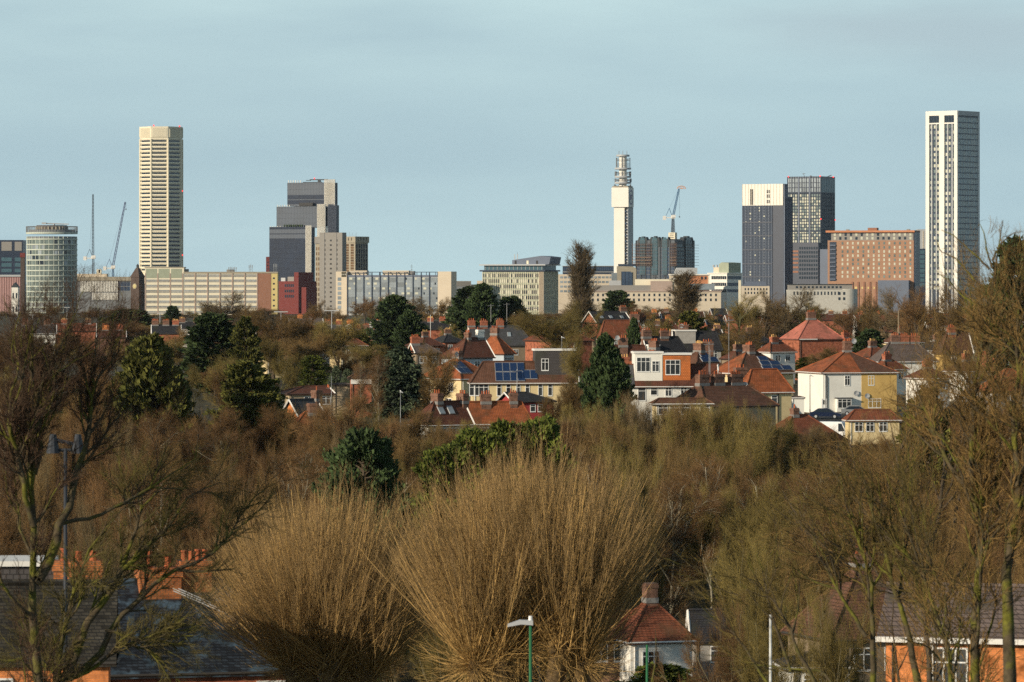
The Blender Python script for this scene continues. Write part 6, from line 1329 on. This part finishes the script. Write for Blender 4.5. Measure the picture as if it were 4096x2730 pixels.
willow('right and larger pollard willow, its rods rising behind the green lamp post', [(2095, 2570, .65), (2240, 2570, .6), (2330, 2650, .25), (2000, 2620, .45), (1900, 2660, .25)], 148, 2900, 6.6, 4, .62)

# ------------------------------------------------------------------ near trees with traced stems
def near_tree(label, stems, Y, bark, twig, seed, n2=60, n3=500, n4=3000, l2=2.2, l3=.9, l4=.45, up=.05, tw=.007, name='near_tree', ang=36, lean=(0, 0, 1), r2=.035, n1=0, l1=3.0, a1=32, lo1=.2, ceil=None, thin=.22, thick=1.35, foot=2430):
    """stems: list of (points [(px, py, metres nearer or farther)], r0, r1)."""
    g = np.random.default_rng(seed); zb = gz(Y); bx = PX(stems[0][0][0][0], Y)
    t = thing(name, label, 'tree', (bx, Y, zb))
    a = MB(); Ps, Rs = [], []
    for i, (pts, r0, r1) in enumerate(stems):
        r0, r1 = r0 * (thick if i == 0 else 1.0), min(r1 * .6, .009)
        w = [(PX(px, Y + dy) - bx, dy, PZ(py, Y + dy) - zb) for px, py, dy in pts]
        P, q = single(w, r0, r1, 14, g, r0 * .3); a.tubes(P[None], q[None], 8); Ps.append(P); Rs.append(q)
    P0, R0 = np.stack(Ps), np.stack(Rs)
    first = [i for i in range(len(stems))]
    if n1:
        P1, R1 = spawn(P0, R0, n1, lo1, 1, a1, l1, g, 14, .1, up, r2 * 1.3, .3, .3, lean); a.tubes(P1, R1, 5) if not ceil else None
        P0, R0 = np.concatenate([P0, P1]), np.concatenate([R0, R1])
    P2, R2 = spawn(P0, R0, n2, .28, 1, ang, l2, g, 7, .13, up, r2, .3, .35, lean)
    P3, R3 = spawn(np.concatenate([P2]), R2, n3, .12, 1, 34, l3, g, 5, .14, up, .014, .45, .4, lean)
    P4, R4 = spawn(P3, R3, n4, .15, 1, 30, l4, g, 4, .12, up, tw, .6, .3, lean)
    if ceil:                                               # the crown's upper outline
        def keep(P, Rr):
            X_, Y_, Z_ = P[..., 0] + bx, P[..., 1] + Y, P[..., 2] + zb
            py = YHP - Z_ * FPX / Y_; px = CXP + X_ * FPX / Y_
            hgt = (py - np.interp(px, ceil[0], ceil[1])).min(1); ok = (hgt > 0) & (g.uniform(0, 1, len(P)) < np.clip(hgt / 420, thin, 1)) & ((py.max(1) < foot) | (g.uniform(0, 1, len(P)) < .4)); return P[ok], Rr[ok]
        Pk, Rk = keep(P1, R1) if n1 else (P2[:0], R2[:0]); a.tubes(Pk, Rk, 5) if len(Pk) else None; P2, R2 = keep(P2, R2); P3, R3 = keep(P3, R3); P4, R4 = keep(P4, R4)
    a.tubes(P2, R2, 5)
    a.build('trunk', bark, t, True); c = MB(); c.tubes(P3, R3, 4); c.tubes(P4, R4, 3); c.build('crown', twig, t, True); return t
z1 = lambda x, y: (x / 1.522, 1700 + y / 1.522)
def zs(pts, dy=0.0, dd=0.0): return [(*z1(x, y), dy + dd * i) for i, (x, y) in enumerate(pts)]
u1 = lambda pts, dy=0.0, dd=0.0: [(x / 1.96, 1100 + y / 1.96, dy + dd * i) for i, (x, y) in enumerate(pts)]
YL = 95.0
near_tree('near bare tree with a mossy trunk at left, twigs reaching over the round tower', [
    ([(130, 5200, 0)] + zs([(210, 1568), (207, 1200), (240, 940), (222, 700), (208, 300), (190, 0)]) + u1([(280, 1250), (290, 950), (370, 760), (420, 560), (470, 420)], 0, .1), .2, .03),
    (zs([(235, 940), (300, 820), (365, 660), (430, 420), (470, 300), (530, 80)], 0, .15) + u1([(720, 1100), (740, 900), (840, 700), (900, 520)], 1), .13, .02),
    (zs([(205, 620), (160, 420), (90, 120)], 0, -.2) + u1([(60, 1150), (100, 900), (150, 650), (180, 420)], -.8), .08, .02),
    (zs([(200, 1180), (120, 1110), (40, 1010), (-60, 900)], 0, -.3), .06, .03),
    (zs([(210, 300), (250, 140), (235, 0)], 0, .1) + u1([(310, 1150), (390, 900), (560, 700), (700, 560), (800, 420)], .5, .2), .06, .015),
    (u1([(290, 950), (240, 760), (250, 560), (210, 380), (180, 250)], 0, -.2), .045, .012),
    (u1([(380, 740), (470, 560), (560, 380), (610, 240)], .2, .2), .04, .01),
    (zs([(380, 600), (560, 560), (760, 470), (1000, 330), (1180, 210)], .5, .3) + u1([(1560, 1250)], 2), .05, .012)], YL, V_moss, V_twigd, 51, ceil=([-300, 0, 100, 200, 300, 430, 520, 640, 700, 900], [1190, 1180, 1140, 1080, 1055, 1045, 1075, 1190, 1330, 1500]), thin=.5, n1=44, l1=2.8, lo1=.5, a1=26, n2=330, n3=4200, n4=23000, l2=1.7, l3=.75, l4=.36, up=.12, tw=.0055)
near_tree('near bare tree with sprawling mossy limbs leaning right over the slate roofs', [
    ([(258, 5000, 0)] + zs([(385, 1568), (350, 1430), (375, 1290), (405, 1180), (410, 1050), (480, 960), (500, 880), (560, 780), (640, 640), (750, 510), (770, 480)], 0, .05), .17, .03),
    (zs([(395, 1540), (470, 1380), (540, 1200), (640, 1040), (690, 950), (850, 800), (1000, 640), (1080, 540), (1150, 420), (1340, 350)], 0, .12), .12, .02),
    (zs([(400, 1550), (520, 1480), (620, 1380), (640, 1290), (760, 1160), (900, 1000), (1080, 890), (1290, 790), (1430, 640), (1560, 410), (1640, 370)], .3, .1), .09, .015),
    (zs([(390, 1560), (560, 1500), (700, 1370), (900, 1280), (1150, 1240), (1300, 1190)], .4, .1), .06, .012),
    (zs([(640, 1250), (780, 1290), (900, 1360), (1000, 1450), (1100, 1568)], .3, .1), .04, .012),
    (zs([(700, 950), (830, 640), (850, 520), (1000, 350), (1190, 220)], .5, .1), .05, .01),
    (zs([(380, 1560), (330, 1480), (300, 1350), (240, 1390), (170, 1180)], .1, .05), .04, .02)], YL + 3, V_moss, mat('mossy near twigs', (0.11, 0.09, 0.03), 0.95, 0.4, 0.6, island=0.4), 52, n1=20, l1=1.8, n2=260, n3=2600, n4=13000, l2=1.4, l3=.6, l4=.3, up=.03, tw=.006, r2=.03)
r_ = lambda pts, dy=0.0, dd=0.0: [(2900 + x / 1.5226, 1700 + y / 1.5226, dy + dd * i) for i, (x, y) in enumerate(pts)]
v_ = lambda pts, dy=0.0, dd=0.0: [(3600 + x / 3.135, 800 + y / 3.135, dy + dd * i) for i, (x, y) in enumerate(pts)]
near_tree('near multi stemmed bare tree at the right edge, its highest twigs before the white tower', [
    ([(3920, 5200, 0)] + r_([(1540, 1568), (1548, 1000), (1560, 600), (1550, 200), (1530, 0)]) + [(3880, 1500, .4), (3930, 1330, .5), (3975, 1200, .6)] + v_([(1150, 850), (1200, 640), (1215, 420), (1290, 260)], .6), .17, .02),
    (r_([(1735, 1700), (1725, 1000), (1762, 600), (1785, 200), (1740, 0)], -.5) + [(4060, 1500, -.6), (4080, 1300, -.6), (4090, 1120, -.6)], .15, .03),
    (v_([(1150, 850), (1090, 640), (1060, 420), (1000, 300)], .6, .2), .026, .01), (v_([(1160, 760), (1290, 520), (1420, 420), (1540, 400)], .6, -.2), .026, .01),
    (v_([(1120, 870), (960, 700), (800, 560), (640, 420), (520, 380)], .6, .2), .026, .012), (v_([(1000, 1100), (850, 900), (700, 740), (500, 640), (450, 500)], .6, .2), .026, .012), (v_([(950, 1320), (760, 1180), (600, 1000), (470, 930)], .4, .2), .026, .012),
    (r_([(1550, 500), (1400, 300), (1290, 100)], .2, .3) + [(3690, 1600, 1), (3600, 1440, 1.2)], .06, .015), (r_([(1760, 700), (1650, 450), (1600, 200), (1500, 50)], -.3, .1), .05, .015)], 88.0, V_moss, V_twign, 61, thin=.55, n1=45, ceil=([2800, 3000, 3300, 3500, 3620, 3700, 3780, 3860, 3960, 4040, 4200], [2150, 2000, 1760, 1560, 1320, 1090, 960, 900, 850, 880, 900]), l1=2.6, lo1=.35, n2=380, n3=3200, n4=13000, l2=1.7, l3=.8, l4=.4, up=.1, tw=.006, lean=(-.35, 0, 1))
near_tree('near mossy bare tree with diagonal limbs leaning left at the lower right', [
    ([(3830, 5200, 0)] + r_([(1390, 1600), (1340, 1270), (1245, 1000), (1130, 720), (1050, 480), (980, 300)], 0, .1), .12, .02),
    (r_([(1190, 1650), (1120, 1300), (1040, 1000), (950, 720), (870, 400), (820, 200)], .3, .1), .085, .015), (r_([(900, 1568), (905, 1200), (890, 950), (820, 740), (740, 500), (700, 300)], .5, .1), .07, .015),
    (r_([(860, 1290), (760, 1130), (640, 920), (560, 760), (480, 560)], .4, .1), .05, .012), (r_([(560, 1600), (430, 1350), (400, 1230), (300, 1080), (180, 960), (100, 900)], .6, .1), .05, .012), (r_([(400, 1500), (280, 1150), (230, 900), (190, 780)], .8, .1), .04, .01), (r_([(1250, 1010), (1180, 870), (980, 670), (880, 560)], .2, .1), .05, .012),
    (r_([(300, 1650), (150, 1400), (40, 1250), (-100, 1150)], .5, .2), .04, .01), (r_([(700, 1650), (600, 1500), (350, 1480), (100, 1440)], .4, .2), .035, .01)], 92.0, V_moss, mat('yellow mossy twigs', (0.135, 0.1, 0.03), 0.95, 0.4, 0.5, island=0.5), 62, n1=45, ceil=([2800, 3000, 3300, 3500, 3620, 3700, 3780, 3860, 3960, 4040, 4200], [2150, 2000, 1760, 1560, 1320, 1090, 960, 900, 850, 880, 900]), l1=3.6, lo1=.2, n2=420, n3=2600, n4=11000, l2=1.9, l3=.75, l4=.4, up=.08, tw=.006, lean=(-.6, 0, 1), r2=.042)
near_tree('near rusty twigged bare tree filling the right side behind the mossy limbs', [
    ([(3700, 4200, 0)] + r_([(1250, 1568), (1200, 1000), (1100, 600), (1050, 200), (1000, -50)]), .13, .03), (r_([(1200, 1000), (950, 650), (700, 350), (560, 120)], 0, .3), .08, .015), (r_([(1200, 900), (1320, 500), (1340, 100), (1250, -150)], 0, .3), .08, .015), (r_([(1150, 700), (800, 300), (750, 60)], 1, .3), .06, .015), (r_([(1210, 1100), (800, 900), (500, 650), (350, 400)], .5, .3), .06, .015), (r_([(1260, 1200), (1550, 700), (1650, 300), (1700, -50)], .5, .3), .07, .015), (r_([(1050, 200), (1180, -100), (1250, -350)], .5, .3), .05, .012), (r_([(1400, 600), (1500, 0), (1480, -350)], .5, .3), .05, .012)], 125.0, V_bark, V_twign, 63, n1=60, ceil=([2800, 3000, 3300, 3500, 3620, 3700, 3780, 3860, 3960, 4040, 4200], [2150, 2000, 1760, 1560, 1320, 1090, 960, 900, 850, 880, 900]), l1=5.0, lo1=.15, n2=400, n3=4200, n4=22000, l2=2.8, l3=1.1, l4=.55, up=.06, tw=.008, lean=(-.3, 0, 1))

# ------------------------------------------------------------------ lamps, poles, cars
def lamp(label, px, py_top, Y, m, head_px=0, head='arm', r=.06, name='street_lamp', hm=None, group=None):
    zb = gz(Y); h = PZ(py_top, Y) - zb
    t = thing(name, label, 'street lamp' if name == 'street_lamp' else 'pole', (PX(px, Y), Y, zb), 0, group)
    p = MB(); p.cyl(0, 0, -.3, h * .25, r * 1.5, r * 1.5, 10); p.cyl(0, 0, h * .25, h, r * 1.1, r * .8, 10); p.build('pole', m, t, True)
    L = head_px * Y / FPX
    if head == 'arm':
        a = MB(); s = -1 if L < 0 else 1; L = abs(L)
        a.prism_y([(s * -.08, h - .05), (s * L * .4, h - .02), (s * L, h - .1), (s * L, h - .02), (s * L * .45, h + .12), (s * -.08, h + .1)], -.14, .14); a.build('lamp_head', hm or M_ltgrey, t)
        MB().cyl(0, 0, h + .1, h + .24, .07, .06, 8).build('photocell', M_upvc, t)
    elif head == 'twin':
        a = MB(); a.bar((-L / 2, 0, h + .3), (L / 2, 0, h + .1), .06); a.bar((-L / 2, 0, h - .05), (L / 2, 0, h - .05), .05); a.build('arm', m, t)
        for s in (-1, 1): MB().cyl(s * L * .42, 0, h - .15, h + .45, .22, .1, 10).build('lamp_head', m, t)
    elif head == 'T':
        a = MB(); a.box(-L / 2, L / 2, -.2, .2, h, h + .22); a.build('lamp_head', hm or M_ltgrey, t)
    return t
lamp('green street lamp with a flat pale head in front of the right pollard willow', 2122, 2495, 132, M_greenpost, -92, hm=M_ltgrey)
lamp('dark lamp post with a twin head behind the near left tree', 262, 1795, 132, M_post, 118, 'twin', .07)
lamp('white lamp post standing among mossy branches at the lower right', 3082, 2460, 130, mat('white lamp paint', (0.5, 0.51, 0.5), 0.8, 0.45, 3), 0, 'none', .05)
lamp('thin green post beside the mossy stump in front of the white end wall', 2588, 2580, 130, M_greenpost, 0, 'none', .045, 'post')
s = near_tree('mossy cut tree trunk without branches in front of the white end wall', [([(2612, 4000, 0), (2612, 2730, 0), (2616, 2620, 0), (2618, 2545, 0), (2622, 2515, 0)], .13, .1)], 132.0, V_moss, V_twigo, 71, n2=6, n3=10, n4=20, l2=.25, l3=.15, l4=.1, name='cut_trunk')
lamp('lamp post with a white flat head in front of the bare garden trees at left', 1327, 1245, 980, M_ltgrey, 60, 'T', .09); lamp('lamp post with a flat head left of the big bare pair', 1124, 1250, 1000, M_ltgrey, 55, 'T', .09)
lamp('thin pale lamp post right of the leaning tip conifer', 1722, 1260, 1100, M_whitep, 0, 'none', .07); lamp('lamp post in front of the red tiled house at centre', 2247, 1352, 640, M_steel, 12, 'arm', .05); lamp('lamp post in front of the dark spruce', 1602, 1570, 500, M_steel, 10, 'arm', .04)
lamp('lamp post before the white half of the joined pair', 3240, 1505, 590, M_post, 14, 'arm', .05); lamp('tall wooden telegraph pole left of the brown roofs on the right', 3594, 1245, 760, mat('weathered pole wood', (0.26, 0.2, 0.13)), 0, 'none', .12, 'telegraph_pole')
lamp('thin pale pole left of the small brick house', 1326, 1505, 560, M_steel, 0, 'none', .04, 'post'); lamp('wooden pole with a dark top in the row of trees before the pale slab', 1534, 1195, 1700, mat('weathered pole wood', (0.26, 0.2, 0.13)), 0, 'none', .14, 'telegraph_pole')
for px, py in ((640, 1255), (735, 1290), (268, 1232), (130, 1262)): lamp('pale flat headed street lamp in the far streets, %s' % {640: 'below the slab office', 735: 'nearest the dark terrace', 268: 'below the crane', 130: 'below the round tower'}[px], px, py, 1350, M_ltgrey, 26, 'T', .1)

def car(label, px, Y, m, rz, L=4.3, Wd=1.75, Hc=1.45, name='parked_car', van=False):
    t = thing(name, label, 'van' if van else 'car', (PX(px, Y), Y, gz(Y) + .36), rz)
    hl = L / 2
    if van: pr = [(-hl, .3), (hl, .3), (hl, 1.0), (hl - .6, 1.15), (hl - 1.2, Hc - .05), (hl - 1.6, Hc), (-hl + .1, Hc), (-hl, Hc - .3)]
    else: pr = [(-hl, .32), (hl, .32), (hl, .72), (hl - .9, .88), (hl - 1.7, Hc - .04), (hl - 2.2, Hc), (-hl + 1.1, Hc - .03), (-hl + .35, .95), (-hl, .88)]
    b = MB().prism_y(pr, -Wd / 2, Wd / 2).build('body', m, t)
    if van: gp = [(hl - 1.7, 1.05), (hl - .75, 1.1), (hl - 1.2, Hc - .2), (hl - 1.7, Hc - .2)]
    else: gp = [(-hl + .55, .92), (hl - 1.0, .9), (hl - 1.75, Hc - .12), (-hl + 1.15, Hc - .12)]
    MB().prism_y(gp, -Wd / 2 - .012, Wd / 2 + .012).build('window', M_glassd, b)
    me = MB().cyl(0, 0, -.1, .1, .31, n=16).mesh('wheel', M_tyre); rm = MB().cyl(0, 0, -.105, .105, .19, n=12).mesh('rim', M_alu)
    for x in (-hl + .8, hl - .85):
        for y in (-Wd / 2 + .08, Wd / 2 - .08): w = inst('wheel', me, t, (x, y, .31)); w.rotation_euler = (R(90), 0, 0); inst('rim', rm, w)
    for y in (-.6, .6): MB().box(hl - .02, hl + .02, y - .18, y + .18, .6, .76).build('headlight', M_upvc, t); MB().box(-hl - .02, -hl + .02, y - .15, y + .15, .68, .84).build('tail_light', M_redbrick, t)
car('dark blue car parked on the street below the white half of the joined pair', cx_(455), 588, M_car, R(-8)); car('grey car parked on the street below the yellow half of the joined pair', cx_(730), 594, M_carg, R(-4)); car('white van parked lower than the two cars, beside the cream cottage', cx_(540), 545, M_van, R(-30), 5.2, 2.0, 2.3, 'parked_van', True)

# ------------------------------------------------------------------ thin winter haze over the whole place
hz = MB().box(-2400, 2400, -60, 5200, -36, 175).build('haze', bpy.data.materials.new('haze'))
tag(hz, 'thin pale winter haze in front of the distant city', None, None, 'stuff')
hm = hz.data.materials[0]; hm.use_nodes = True; hn = hm.node_tree.nodes; hn.clear()
ho = hn.new('ShaderNodeOutputMaterial'); hv = hn.new('ShaderNodeVolumePrincipled')
hv.inputs['Color'].default_value = (0.8, 0.9, 1.0, 1); hv.inputs['Density'].default_value = 1.3e-5; hv.inputs['Anisotropy'].default_value = 0.2
hm.node_tree.links.new(hv.outputs[0], ho.inputs['Volume'])
